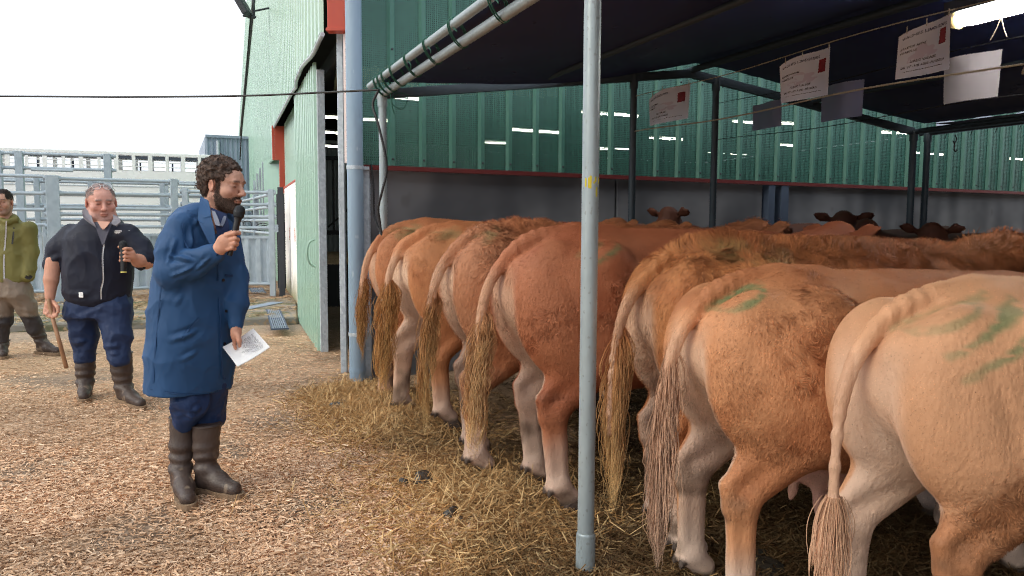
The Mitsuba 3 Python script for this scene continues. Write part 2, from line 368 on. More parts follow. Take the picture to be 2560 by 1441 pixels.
# front cladding: from rib to rib one sheet, its trough punched with rows of holes
PITCH_RIB, ZTOP_P, ZTOP = 0.305, 3.75, 8.2
def perforated_sheet():
    """local x along the wall, y outwards, z up; rib first, then the punched trough"""
    ms = []
    prof = A([[0, 0], [0.018, 0.034], [0.055, 0.034], [0.073, 0.0]])
    P = np.stack([np.stack([prof[:, 0], prof[:, 1], np.full(4, z)], -1) for z in (0, ZTOP_P - ZRED)], 1)
    ms.append(sheet(P, 0.0012))
    n, pz = 12, 0.0195; px = (PITCH_RIB - 0.073) / n; m = int((ZTOP_P - ZRED) / pz)
    xs = 0.073 + px * np.arange(n); zs = pz * np.arange(m)
    X, Z = np.meshgrid(xs, zs, indexing='ij'); X, Z = X.ravel(), Z.ravel()
    e = 0.29 * min(px, pz); off = 0.004 * np.sin((np.floor((X - 0.073) / px + 0.5) % 4 == 3) * 1.57)
    col = np.stack([np.stack([X + a, -off, Z + b], -1) for a, b in ((0, 0), (px, 0), (px, pz), (0, pz), (e, e), (px - e, e), (px - e, pz - e), (e, pz - e))], 1)
    V = col.reshape(-1, 3); k = np.arange(len(X))[:, None] * 8
    f = np.concatenate([np.stack([k[:, 0] + a, k[:, 0] + b, k[:, 0] + b2, k[:, 0] + a2], 1) for a, b, b2, a2 in ((0, 1, 5, 4), (1, 2, 6, 5), (2, 3, 7, 6), (3, 0, 4, 7))])
    ms.append(tm(V, np.vstack([f[:, [0, 1, 2]], f[:, [0, 2, 3]]])))
    return cat(ms)
def solid_sheet():
    prof = A([[0, 0], [0.018, 0.034], [0.055, 0.034], [0.073, 0.0], [PITCH_RIB, 0.0]])
    return sheet(np.stack([np.stack([prof[:, 0], prof[:, 1], np.full(5, z)], -1) for z in (ZTOP_P + 0.003 - ZRED, ZTOP - ZRED)], 1), 0.0012)
sheet_d = mikit.ply(perforated_sheet(), {'type': 'ref', 'id': 'material_green_sheet'})
upper_d = mikit.ply(solid_sheet(), {'type': 'ref', 'id': 'material_green_sheet'})
NSH = 38
for i in range(NSH):
    o = F0 + FD * (0.335 - PITCH_RIB - 0.03 + i * PITCH_RIB) + ZV * ZRED
    M = np.eye(4); M[:3, 0], M[:3, 1], M[:3, 2], M[:3, 3] = FD, FN, ZV, o
    scene[numbered(hall + '__cladding_sheet', scene)] = {**sheet_d, 'to_world': T(M.tolist())}
    if i < 14: scene[numbered(hall + '__upper_sheet', scene)] = {**upper_d, 'to_world': T(M.tolist())}
LW = NSH * PITCH_RIB + 0.4
part(hall, 'upper_wall', obox(F0 + FD * (LW / 2 + 2.0) + ZV * ((ZTOP_P + ZTOP) / 2) - FN * 0.05, FD, FN, ZV, (LW - 4, 0.03, ZTOP - ZTOP_P)), 'green_sheet')
part(hall, 'red_drip_trim', obox(F0 + FD * (LW / 2 - 0.05) + ZV * (ZRED - 0.025) + FN * 0.03, FD, FN, ZV, (LW, 0.06, 0.042)), 'dark_red', label='dark red trim under the green sheet')
ms = []
for i in range(NSH):
    for z in (0.06, 1.05):
        q = trimesh.creation.icosphere(1, 0.011); q.apply_translation(F0 + FD * (0.335 - PITCH_RIB - 0.03 + i * PITCH_RIB + 0.0365) + FN * 0.036 + ZV * (ZRED + z)); ms.append(q)
part(hall, 'sheet_screws', cat(ms), 'dark_steel', kind='stuff')
# concrete base: panels between columns
xs = [0.12, 2.9, 5.32, 5.62, 8.3, 11.9]
for a, b in ((0.12, 2.88), (2.90, 5.05), (5.42, 8.05), (8.07, 11.6)):
    part(hall, 'concrete_panel', bbox_bevel(F0 + FD * (a + b) / 2 + ZV * 0.97 - FN * 0.09, FD, FN, ZV, (b - a, 0.12, 1.96), 0.012), 'concrete')
for a, w in ((5.12, 0.1), (5.34, 0.12)):
    part(hall, 'steel_column', obox(F0 + FD * a + ZV * 0.97 - FN * 0.03, FD, FN, ZV, (w, 0.16, 1.95)), 'slate_steel')
# bands of steel behind the punched sheet
for z in (2.35, 3.05):
    part(hall, 'wall_rail', obox(F0 + FD * LW / 2 + ZV * z - FN * 0.14, FD, FN, ZV, (LW, 0.06, 0.09)), 'dark_steel')
# corner: columns, red corner box
pipe_c = gnd(894, 957); pipe_c[2] = 0
for (px, y, w, z1) in ((858, 7.42, 0.06, 3.3), (919, 7.10, 0.062, 1.96)):
    c = at(px, 700, y); c[2] = z1 / 2
    part(hall, 'corner_column', bbox_bevel(c, A([1.0, 0, 0]), A([0, 1.0, 0]), ZV, (w, 0.05, z1), 0.006), 'zinc')
red0 = at(868, 50, 7.22); red0[2] = 0
part(hall, 'red_corner_box', bbox_bevel(red0 + A([-0.088, 0.02, 5.7]), A([1.0, 0, 0]), A([0, 1.0, 0]), ZV, (0.178, 0.1, 5.0), 0.006), 'red_trim')
part(hall, 'red_corner_box', bbox_bevel(red0 + A([-0.083, 0.0, 3.205]), A([1.0, 0, 0]), A([0, 1.0, 0]), ZV, (0.20, 0.12, 0.03), 0.004), 'red_trim')
c = at(870.5, 250, 7.2); c[2] = (3.19 + 2.0) / 2
part(hall, 'red_jamb_strip', obox(c, A([1.0, 0, 0]), A([0, 1.0, 0]), ZV, (0.028, 0.06, 1.19)), 'red_trim')
c = at(864, 250, 7.25); c[2] = (3.19 + 2.0) / 2
part(hall, 'white_jamb_strip', obox(c, A([1.0, 0, 0]), A([0, 1.0, 0]), ZV, (0.024, 0.05, 1.17)), 'lamp_glass')
# drainpipe with clips
dp = part(hall, 'drainpipe', tube([pipe_c + ZV * z for z in (0.02, 2.0, 4.0, 6.0, 8.0)], 0.072, 28), 'pipe_blue', 40, label='grey blue drainpipe down the corner of the hall')
for z in (0.45, 1.95, 4.2):
    part(dp, 'clip', cat([tube([pipe_c + ZV * (z - 0.016), pipe_c + ZV * (z + 0.016)], 0.077, 28), obox(pipe_c + FD * 0.1 + ZV * z + FN * -0.02, FD, FN, ZV, (0.07, 0.02, 0.03))]), 'zinc', 40)
part(dp, 'collar', tube([pipe_c + ZV * z for z in (0.10, 0.13)], 0.078, 28), 'pipe_blue', 40)

# side wall: tall sheets above the door track, the lower rim dented outwards over the door
def rim(s):
    """(lift, outward bulge) of the lower edge of the side sheets at s metres from the corner"""
    z = 3.20 + 0.020 * s + 0.035 * np.exp(-((s - 2.2) / 0.35)**2) - 0.04 * np.exp(-((s - 3.0) / 0.5)**2) - 0.03 * np.exp(-((s - 0.9) / 0.5)**2)
    o = 0.03 * np.exp(-((s - 1.7) / 0.7)**2) + 0.03 * np.exp(-((s - 2.7) / 0.3)**2)
    return z, o
def side_sheet(s_a, s_b, z_of, ztop, rib=0.333, amp=0.035, off=0.0, rows=8):
    n = int(round((s_b - s_a) / rib)); S = []; D = []
    for i in range(n):
        a = s_a + i * rib
        S += [a, a + 0.03, a + 0.15, a + 0.18]; D += [0, amp, amp, 0]
    S.append(s_b); D.append(0); S, D = A(S), A(D)
    z0, o = z_of(S)
    t = np.linspace(0, 1, rows)**2.2
    P = np.zeros((len(S), rows, 3))
    for j in range(rows):
        z = z0 + (ztop - z0) * t[j]
        out = D + off + o * np.exp(-(z - z0) / 0.55)
        P[:, j] = W0 + WD * S[:, None] + WN * out[:, None] + ZV * z[:, None]
    return sheet(P, 0.002)
for i in range(26):
    a = i * 1.0
    top = 11.4
    zf = rim if a < 9 else (lambda s: (2.74 + 0.035 * (s - 9.2), 0 * s))
    if 17 <= a < 26: zf = lambda s: (2.3 + 0.10 * (s - 17), 0 * s)
    part(hall, 'side_sheet', side_sheet(a, a + 0.998, zf, top), 'pale_green_sheet')
part(hall, 'side_sheets_beyond', side_sheet(26.0, 92.0, lambda s: (2.0 + 0 * s, 0 * s), 11.4, rib=0.4), 'pale_green_sheet', kind='stuff')
S = np.linspace(0, 9.0, 60); z0, o = rim(S)
part(hall, 'door_track', tube(W0 + WD * S[:, None] + WN * (o + 0.012)[:, None] + ZV * (z0 - 0.012)[:, None], 0.022, 8), 'zinc', 40, label='dented metal drip edge over the sliding door')
part(hall, 'track_beam', obox(W0 + WD * 4.9 - WN * 0.26 + ZV * 3.33, unit(WD * 9 + ZV * 0.18), WN, unit(ZV * 9 - WD * 0.18), (8.2, 0.06, 0.16)), 'dark_steel')
# sliding door, left half open
d0, DT = 1.30, 0.075
def door_leaf(a, b, zb, zt, zt2, rib=0.245):
    n = int((b - a) / rib); S, D = [], []
    for i in range(n):
        q = a + i * rib; S += [q, q + 0.02, q + 0.115, q + 0.135]; D += [0, 0.032, 0.032, 0]
    S.append(b); D.append(0); S, D = A(S), A(D)
    P = np.stack([W0 + WD * S[:, None] + WN * (D - 0.060)[:, None] + ZV * (zb + (zt + (zt2 - zt) * (S - a) / (b - a) - zb) * q)[:, None] for q in (0, 0.33, 0.66, 1)], 1)
    return sheet(P, 0.002)
dl = part(hall, 'sliding_door', door_leaf(d0 + 0.01, 4.27, 0.03, 3.19, 3.25), 'pale_green_sheet', label='pale green ribbed sliding door standing partly open')
part(dl, 'edge_channel', bbox_bevel(W0 + WD * d0 + WN * (-0.060 - 0.04) + ZV * 1.56, WD, WN, ZV, (0.05, 0.085, 3.1), 0.005), 'zinc')
part(dl, 'bottom_rail', obox(W0 + WD * (d0 + 1.5) + WN * -0.12 + ZV * 0.045, WD, WN, ZV, (2.9, 0.05, 0.07)), 'zinc')
hp = [W0 + WD * (d0 + 0.12) + WN * (-0.06 + o_) + ZV * z for o_, z in ((0, 1.28), (0.09, 1.24), (0.12, 1.12), (0.09, 1.0), (0, 0.95))]
part(dl, 'handle', tube(smooth_path(hp, 20), 0.011, 8), 'pale_green_sheet', True)
bolts = [trimesh.creation.icosphere(1, 0.009) for _ in range(24)]
for i, b in enumerate(bolts): b.apply_translation(W0 + WD * (d0 + 0.05 + 0.0 * i) + WN * -0.064 + ZV * (0.1 + 0.128 * i))
part(dl, 'bolt_row', cat(bolts), 'zinc', kind='stuff')
# wall beyond the door: white plinth, pale sheet above, red jamb
part(hall, 'white_plinth', bbox_bevel(W0 + WD * 6.45 - WN * 0.26 + ZV * 1.07, WD, WN, ZV, (4.9, 0.2, 2.16), 0.02), 'white_wall', label='whitewashed low wall with green algae at its foot')
part(hall, 'side_panel', side_sheet(4.0, 9.075, lambda s: (2.17 + 0 * s, 0 * s), 3.42, rib=0.25, amp=0.02, off=-0.2), 'pale_green_sheet')
part(hall, 'side_panel_trim', obox(W0 + WD * 6.6 - WN * 0.17 + ZV * 2.155, WD, WN, ZV, (4.9, 0.04, 0.03)), 'red_trim')
for z0_, z1_, w in ((2.72, 3.40, 0.25), (2.05, 2.72, 0.12)):
    part(hall, 'red_door_jamb', obox(W0 + WD * 9.06 - WN * 0.00 - WN * (0.09 + (0.22 - w) / 2) + ZV * (z0_ + z1_) / 2, WD, WN, ZV, (0.12, w, z1_ - z0_)), 'red_trim')
part(hall, 'jamb_column', obox(W0 + WD * 9.25 - WN * 0.10 + ZV * 1.02, WD, WN, ZV, (0.14, 0.16, 2.04)), 'dark_steel')
for k in range(3):
    part(hall, 'plinth_slot', obox(W0 + WD * (4.9 + 1.3 * k) - WN * 0.158 + ZV * 1.25, WD, WN, ZV, (0.05, 0.01, 0.24)), 'red_trim')
for k, (a, tilt) in enumerate(((11.2, 0.45), (13.4, 0.42), (16.0, 0.4), (20.0, 0.35))):
    d2 = unit(WD * math.cos(tilt) + WN * math.sin(tilt)); n2 = A([-d2[1], d2[0], 0])
    part(hall, 'side_door_leaf', obox(W0 + WD * a - WN * 0.2 + ZV * 1.45, d2, n2, ZV, (1.4, 0.05, 2.9)), 'pale_green_sheet')
    part(hall, 'side_door_post', obox(W0 + WD * (a + 0.9) + WN * 0.1 + ZV * 1.45, WD, WN, ZV, (0.1, 0.1, 2.9)), 'zinc')
part(hall, 'side_wall_base', obox(W0 + WD * 40 - WN * 0.5 + ZV * 1.5, WD, WN, ZV, (55, 0.1, 3.0)), 'pale_green_sheet')
# inside: roof, far walls, partition, lamps
cor = [F0 + FD * LW, F0 + FD * LW + WD * 60, W0 + WD * 60]
LI = 48.0
part(hall, 'front_wall_beyond', obox(F0 + FD * (LW + LI) / 2 + ZV * 4.1, FD, FN, ZV, (LI - LW, 0.1, 8.2)), 'green_sheet')
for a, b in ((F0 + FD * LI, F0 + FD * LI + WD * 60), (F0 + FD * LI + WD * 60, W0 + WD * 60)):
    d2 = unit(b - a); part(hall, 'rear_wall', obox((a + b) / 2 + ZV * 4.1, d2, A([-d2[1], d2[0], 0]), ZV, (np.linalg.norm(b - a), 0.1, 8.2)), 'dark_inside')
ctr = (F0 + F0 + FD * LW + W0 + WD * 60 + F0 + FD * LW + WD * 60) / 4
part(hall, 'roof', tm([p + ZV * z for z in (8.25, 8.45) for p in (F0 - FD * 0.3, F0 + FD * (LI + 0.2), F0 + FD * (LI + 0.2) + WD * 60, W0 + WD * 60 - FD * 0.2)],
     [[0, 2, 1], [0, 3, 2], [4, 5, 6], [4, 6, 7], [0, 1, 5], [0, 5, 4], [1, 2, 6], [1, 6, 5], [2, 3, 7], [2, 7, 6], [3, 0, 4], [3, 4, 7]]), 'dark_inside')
S = np.linspace(0, 7, 57)
P = np.stack([at(700 + 30 * 0, 180, 22.0) * 0 + A([-4.8, 21, 0]) + A([0.9, 0.1, 0]) * S[:, None] + A([0, 0.4, 0]) * q + ZV * (4.95 + 0.05 * np.sin(S * 18))[:, None] + ZV * 0.75 * q for q in (0, 1)], 1)
material('roof_light', pr((0.75, 0.66, 0.45), 0.6))
part(hall, 'translucent_strip', sheet(P, 0.004), 'roof_light', True, label='yellowed corrugated sheet seen through the door gap')
ip = at(838, 640, 10.2); ip[2] = 0
bars = part(hall, 'partition', cat([rod(ip + A([dx, 0.1 * dx, 1.35]), ip + A([dx, 0.1 * dx, 2.3]), 0.012) for dx in np.arange(-0.12, 0.9, 0.11)] + [obox(ip + ZV * z + A([0.35, 0, 0]), A([1.0, 0, 0]), A([0, 1.0, 0]), ZV, (0.95, 0.05, h)) for z, h in ((2.3, 0.05), (1.33, 0.06), (0.85, 0.12), (0.6, 0.5))]
     + [rod(ip + A([-0.1, 0.05, 1.4]), ip + A([0.8, 0.05, 2.2]), 0.012)]), 'dark_steel')
LAMP_Z = 4.6
tubes = [(838, 295, 1), (838, 333, 1), (838, 367, 1), (1020, 246, 0), (933, 300, 0), (1240, 357, 0), (1308, 326, 0), (1369, 330, 0), (1490, 284, 0), (1562, 288, 0), (1503, 372, 0), (1562, 374, 0), (1680, 347, 0), (1650, 347, 0),
         (1790, 382, 0), (1846, 385, 0), (1862, 306, 0), (1955, 308, 0), (1960, 363, 0), (2110, 399, 0), (2218, 332, 0), (2258, 334, 0), (2300, 383, 0), (2340, 386, 0), (2345, 411, 0), (2540, 398, 0), (2550, 421, 0)]
ORD = 'first second third fourth fifth sixth seventh eighth ninth tenth eleventh twelfth thirteenth fourteenth fifteenth sixteenth seventeenth eighteenth nineteenth twentieth twenty-first twenty-second twenty-third twenty-fourth'.split()
rank = {t: i for i, t in enumerate(sorted(t for t in tubes if not t[2]))}
for px, py, k in tubes:
    d = ray(px, py); t = (LAMP_Z - HC) / d[2]; c = EYE + d * t
    key = thing('hall_lamp', f'{dict(((295, "topmost"), (333, "middle"), (367, "lowest")))[py]} lit fluorescent tube inside the hall, seen through the door gap' if k else f'lit tube glinting through the punched green sheet, {ORD[rank[(px, py, k)]]} from the left', 'lamp',
                'fluorescent tubes inside the hall, seen through the door gap' if k else 'fluorescent tubes glinting through the punched green sheet')
    L = 0.95
    part(key, 'tube', obox(c, FD, FN, ZV, (L, 0.06, 0.06)), 'lamp_glass', emitter={'type': 'area', 'radiance': {'type': 'rgb', 'value': [3.6, 3.5, 2.7]}})
    part(key, 'housing', obox(c + ZV * 0.08, FD, FN, ZV, (L + 0.1, 0.14, 0.06)), 'dark_steel')
# ================================================================ behind the yard: trailer, pens, grey building
material('white_paint', pr(proc(lambda p, n, uv: mix(C(0.86, 0.88, 0.89), C(0.92, 0.93, 0.93), fbm(p.x * 2, p.y * 2, p.z * 4, 3))), 0.45))
material('black_gap', pr((0.02, 0.022, 0.03), 0.7))
material('smoked', pr((0.06, 0.075, 0.11), 0.3))
material('rubber', pr((0.02, 0.02, 0.022), 0.8))
def pz(px, py, z):
    d = ray(px, py); return EYE + d * ((z - HC) / d[2])
ta, tb = pz(0, 372, 3.86), pz(545, 392, 3.86); ta[2] = tb[2] = 0
td = unit(tb - ta); tn = A([td[1], -td[0], 0])                 # towards the camera
t0 = ta - td * 5.2; TL = np.linalg.norm(tb - ta) + 5.2
tr = thing('livestock_trailer', 'long white livestock trailer with a row of ventilation openings, behind the pens', 'trailer')
TO = lambda s, o, z: t0 + td * s - tn * o + ZV * z
tbx = lambda s, L, o, D, z, H: obox(TO(s, o, z), td, tn, ZV, (L, D, H))
for side, o in (('near', 0.0), ('far', 2.5)):
    part(tr, 'side_wall', tbx(TL / 2, TL, o, 0.05, 2.09, 2.34), 'white_paint')
    part(tr, 'top_rail', tbx(TL / 2, TL, o, 0.06, 3.845, 0.09), 'white_paint')
    n = 0; s = TL - 0.16
    while s > 1.2:
        for q in (0.0, 0.53):
            if side == 'near':
                fl = part(tr, 'vent_flap', tbx(s - q - 0.21, 0.40, o + 0.05, 0.02, 3.73, 0.10), 'smoked')
                part(fl, 'frame', tbx(s - q - 0.21, 0.42, o + 0.045, 0.02, 3.665, 0.02), 'black_gap')
            part(tr, 'vent_bar', tbx(s - q - 0.21, 0.43, o + 0.02, 0.025, 3.56, 0.03), 'white_paint')
            part(tr, 'vent_bar', tbx(s - q - 0.21, 0.43, o + 0.02, 0.025, 3.41, 0.03), 'white_paint')
            part(tr, 'pillar', tbx(s - q - 0.475, 0.10, o, 0.05, 3.53, 0.54), 'white_paint')
        part(tr, 'pillar', tbx(s - 1.03, 0.13, o, 0.052, 3.53, 0.54), 'white_paint')
        if side == 'near':
            part(tr, 'inner_gate', cat([tbx(s - 0.3, 0.06, 1.1, 0.06, 3.4, 0.5), tbx(s - 0.5, 0.42, 1.13, 0.05, 3.22, 0.14)]), 'smoked')
        s -= 1.08; n += 1
    part(tr, 'pillar', tbx(TL - 0.07, 0.14, o, 0.05, 3.53, 0.54), 'white_paint')
part(tr, 'roof', tbx(TL / 2, TL, 1.25, 2.45, 3.90, 0.02), 'white_paint')
part(tr, 'floor', tbx(TL / 2, TL, 1.25, 2.4, 1.0, 0.12), 'white_paint')
part(tr, 'end_wall', tbx(TL - 0.03, 0.04, 1.25, 2.4, 2.4, 2.9), 'white_paint')
for z in (1.55, 1.95, 2.35, 2.7):
    part(tr, 'side_rail', tbx(TL / 2, TL - 0.02, -0.035, 0.02, z, 0.035), 'zinc')
for s in (2.2, 3.5, 9.0, 10.3):
    w = part(tr, 'wheel', tube([TO(s, 0.05, 0.5), TO(s, 0.35, 0.5)], 0.48, 24), 'rubber', 40)
    part(w, 'rim', tube([TO(s, 0.03, 0.5), TO(s, 0.1, 0.5)], 0.25, 20), 'zinc', 40)

g0, g1 = pz(513, 338, 5.6), pz(640, 344, 5.6); g0[2] = g1[2] = 0
gd = unit(g1 - g0); gnm = A([gd[1], -gd[0], 0]); gl = 14.0
material('grey_sheet', pr((0.25, 0.31, 0.39), 0.45))
gb = thing('grey_building', 'blue grey corrugated building rising behind the white trailer', 'building')
n = int(gl / 0.22); S, D = [], []
for i in range(n):
    q = i * 0.22; S += [q, q + 0.04, q + 0.1, q + 0.14]; D += [0, 0.05, 0.05, 0]
S, D = A(S), A(D)
part(gb, 'wall', sheet(np.stack([g0 + gd * S[:, None] + gnm * D[:, None] + ZV * z for z in (0, 2.5, 5.5)], 1), 0.004), 'grey_sheet')
part(gb, 'verge', obox(g0 + gd * gl / 2 + gnm * 0.05 + ZV * 5.55, gd, gnm, ZV, (gl, 0.2, 0.12)), 'grey_sheet')
part(gb, 'downpipe', rod(g0 + gd * 0.55 + gnm * 0.13, g0 + gd * 0.55 + gnm * 0.13 + ZV * 5.35, 0.075), 'zinc', 40)
part(gb, 'return_wall', obox(g0 - gnm * 4 + ZV * 2.75, gnm, gd, ZV, (8, 0.06, 5.5)), 'grey_sheet')

material('pen_zinc', pr(proc(lambda p, n, uv: mix(C(0.30, 0.37, 0.43), C(0.46, 0.53, 0.59), fbm(p.x * 14, p.y * 14, p.z * 9, 3))), 0.4, metallic=0.15, specular=0.6))
# ---------------------------------------------------------------- cattle pens of galvanised tube
FZ = SLAB - 0.01
def fence(key, a, b, zs, posts, r=0.03, pw=0.09, top=2.2, panel=None, end=True):
    """rails between a and b at the heights zs, posts at the given fractions; panel = (z0, z1) corrugated sheet"""
    d = unit(b - a); n = A([d[1], -d[0], 0]); L = np.linalg.norm(b - a)
    for z in zs:
        part(key, 'rail', rod(a + ZV * z, b + ZV * z, r, 12), 'pen_zinc', 40)
    for q in posts:
        c = a + d * L * q
        p = part(key, 'post', bbox_bevel(c + ZV * (top + FZ) / 2, d, n, ZV, (pw, pw, top - FZ), 0.006), 'pen_zinc')
        for z in zs: part(p, 'sleeve', rod(c + ZV * z - d * (pw / 2 + 0.03), c + ZV * z + d * (pw / 2 + 0.03), r + 0.012, 10), 'pen_zinc', 40)
    if panel:
        m = int(L / 0.2); S = np.linspace(0.06, L - 0.06, m * 6)
        D = 0.022 * np.sign(np.sin(S * 2 * np.pi / 0.2)) * np.minimum(1, np.abs(np.sin(S * 2 * np.pi / 0.2)) * 2)
        P = np.stack([a + d * S[:, None] + n * D[:, None] + ZV * z for z in (panel[0], panel[1])], 1)
        pk = part(key, 'sheet_panel', sheet(P, 0.003), 'pen_zinc')
        part(pk, 'top_angle', obox((a + b) / 2 + ZV * (panel[1] + 0.01), d, n, ZV, (L, 0.07, 0.05)), 'pen_zinc')
        part(pk, 'bottom_tube', rod(a + ZV * (panel[0] - 0.02), b + ZV * (panel[0] - 0.02), r), 'pen_zinc', 40)
pa, pb, pc = gnd(137, 757, FZ), gnd(446, 745, FZ), gnd(686, 742, FZ)
pa[2] = pb[2] = pc[2] = 0
pm = unit(pc - pa)
pl = pa - pm * 4.2
ZR = [2.17, 1.90, 1.64, 1.38]
k = thing('pen_fence', 'galvanised tube fence with sheet metal lower half, behind the man in the olive jacket', 'fence')
fence(k, pl, pa - pm * 0.08, [2.2, 1.92, 1.65, 1.40], [0.02, 0.5], panel=(0.32, 1.24), top=2.25)
k = thing('pen_fence', 'galvanised tube fence with sheet metal lower half, behind the man in the dark fleece', 'fence')
fence(k, pa, pb, [2.17, 1.93, 1.68, 1.58, 1.37], [0.0, 0.04, 0.99], panel=(0.32, 1.22), top=2.22, pw=0.12)
k = thing('pen_gate', 'galvanised tube gate with corrugated lower sheet, beside the white plinth of the hall', 'gate')
fence(k, pb + pm * 0.15, pc, [2.0, 1.78, 1.56, 1.36], [0.01, 0.985], panel=(0.36, 1.18), top=2.06, pw=0.1)
part(k, 'hinge_post', bbox_bevel(pc + pm * 0.14 + ZV * 1.1, pm, A([pm[1], -pm[0], 0]), ZV, (0.1, 0.1, 2.0), 0.006), 'dark_steel')
b = pc + pm * 0.1 - A([0, 0.0, 0]); part(k, 'latch', cat([obox(b + ZV * 1.35, pm, A([pm[1], -pm[0], 0]), ZV, (0.16, 0.08, 0.14))]), 'pen_zinc')
pn = A([-pm[1], pm[0], 0])
k = thing('pen_fence', 'lower row of galvanised tubes in the middle of the pens', 'fence')
fence(k, pl + pn * 3.0, pc + pn * 3.0 - pm * 0.4, [2.25, 2.02, 1.78, 1.5], [0.05, 0.3, 0.47, 0.60, 0.64, 0.78, 0.92], top=2.33, pw=0.1)
k = thing('pen_fence', 'farthest row of galvanised tubes in front of the white trailer', 'fence')
fence(k, pl + pn * 6.5 - pm * 2, pc + pn * 6.5 - pm * 0.8, [2.45, 2.1, 1.8, 1.5], [0.1, 0.27, 0.4, 0.45, 0.55, 0.7, 0.85, 0.97], top=2.5, pw=0.1)
k = thing('pen_race', 'tall galvanised posts and tubes of a cattle race at the left edge', 'fence')
q = gnd(20, 735, FZ); q[2] = 0
fence(k, q - pm * 3, q + pm * 1.9, [2.72, 2.45], [0.28, 0.60, 0.67, 0.97], top=2.76, pw=0.13)
for s in (0.0, 0.8): part(k, 'cross_bar', rod(pa + pm * s - pn * 0.02 + ZV * 2.3 - pm * 0.25, pa + pm * s + ZV * 2.3 + pm * 0.35, 0.022), 'pen_zinc', 40) if s == 0 else None
k = thing('pen_fence', 'fence of tubes running back beside the pale green side doors', 'fence')
fence(k, pc + pn * 0.3, pc + pn * 9.0 - pm * 0.6, [1.98, 1.75, 1.5, 1.25], [0.3, 0.6, 0.95], top=2.05)
# trough grille and tangle of wire on the gate panel
k = thing('wire_basket', 'small bent wire frame hung on the gate panel behind the microphone', 'wire frame')
wb = at(640, 574, (pb[1] + pc[1]) / 2 + 0.15)
loops = [tube(smooth_path([wb + A([dx, 0.02 * i, dz]) for dx, dz in pts], 24), 0.008, 6) for i, pts in enumerate((((-0.2, 0), (-0.22, 0.13), (-0.1, 0.14), (-0.09, 0.0), (-0.2, 0)), ((-0.06, 0), (0.05, 0.1), (0.2, 0.1), (0.3, 0.0), (0.15, -0.03), (-0.06, 0)), ((0, 0.02), (0.1, 0.07), (0.22, 0.06), (0.26, 0.01))))]
put(k, cat(loops), 'dark_steel', True)

# drain grates in the concrete strip
for i, (qa, qb, w) in enumerate(((gnd(683, 785, SLAB * 0.4), gnd(700, 838, 0.03), 0.19), (gnd(640, 722, FZ), gnd(648, 735, FZ), 0.24))):
    d = unit(qb - qa); L = np.linalg.norm(qb - qa); s_ = A([-d[1], d[0], 0]); s_ = unit(s_); up = np.cross(d, s_)
    zc = SLAB - 0.002
    c = (qa + qb) / 2; c[2] = zc; d = unit(A([d[0], d[1], 0])); up = ZV
    k = thing('drain_grate', ('steel drain grate let into the mossy concrete beside the sliding door', 'steel drain grate in the straw under the gate')[i], 'drain')
    part(k, 'well', obox(c - ZV * 0.004, d, s_, ZV, (L, w, 0.006)), 'black_gap')
    part(k, 'frame', cat([obox(c + d * t * L / 2, d, s_, ZV, (0.02, w + 0.04, 0.02)) for t in (-1, 0, 1)] + [obox(c + s_ * t * w / 2, d, s_, ZV, (L, 0.02, 0.02)) for t in (-1, 1)]), 'slate_steel')
    for j in range(7): part(k, 'bar', obox(c + s_ * (j - 3) * w / 7.5 + ZV * 0.002, d, s_, ZV, (L - 0.02, 0.012, 0.016)), 'grey_sheet')
qa = gnd(655, 765, SLAB); k = thing('drain_cover', 'flat steel plate over the drain, just behind the grate', 'drain cover')
put(k, bbox_bevel(qa + ZV * 0.008, A([0.2, 0.98, 0]), A([0.98, -0.2, 0]), ZV, (1.0, 0.22, 0.012), 0.003), 'grey_sheet')

# cables and floodlight
material('black_cable', pr((0.012, 0.012, 0.014), 0.5))
k = thing('power_cable', 'thin black cable strung across the yard to the canopy corner', 'cable')
pts = smooth_path([at(-700, 238, 9.0), at(0, 241, 7.6), at(300, 243, 7.0), at(610, 240, 6.6), at(820, 231, 6.4), at(948, 225, 6.22)], 60)
put(k, tube(pts, 0.0085, 7), 'black_cable', True)
k = thing('power_cable', 'black cable hanging down the corner post of the canopy', 'cable')
put(k, tube(smooth_path([at(945, 228, 6.2), at(932, 262, 6.2), at(944, 305, 6.17), at(962, 380, 6.16), at(966, 430, 6.16), at(955, 480, 6.15), at(946, 520, 6.18), at(950, 560, 6.2), at(958, 620, 6.2)], 60), 0.010, 7), 'black_cable', True)
k = thing('power_cable', 'black cable down the concrete wall beside the corner column', 'cable')
put(k, tube(smooth_path([at(928, 412, 7.05), at(934, 470, 7.05), at(936, 540, 7.05), at(950, 580, 6.9)], 30), 0.009, 7), 'black_cable', True)
k = thing('power_cable', 'thin cable running from the floodlight down past the far end of the hall', 'cable')
put(k, tube(smooth_path([at(627, 34, 16.0), at(622, 100, 16.4), at(613, 220, 17.5), at(604, 330, 19.0), at(600, 400, 20.0)], 30), 0.016, 6), 'black_cable', True)
k = thing('floodlight', 'floodlight on a bracket above the side wall at the top of the picture', 'lamp')
fc = at(606, 12, 16.0)
part(k, 'housing', bbox_bevel(fc, unit(A([0.5, 0.1, -0.9])), A([0, 1.0, 0]), unit(A([0.9, 0, 0.5])), (0.5, 0.4, 0.13), 0.03), 'dark_steel')
part(k, 'glass', obox(fc + unit(A([-0.9, 0, -0.5])) * 0.067, unit(A([0.5, 0.1, -0.9])), A([0, 1.0, 0]), unit(A([0.9, 0, 0.5])), (0.42, 0.33, 0.006)), 'smoked')
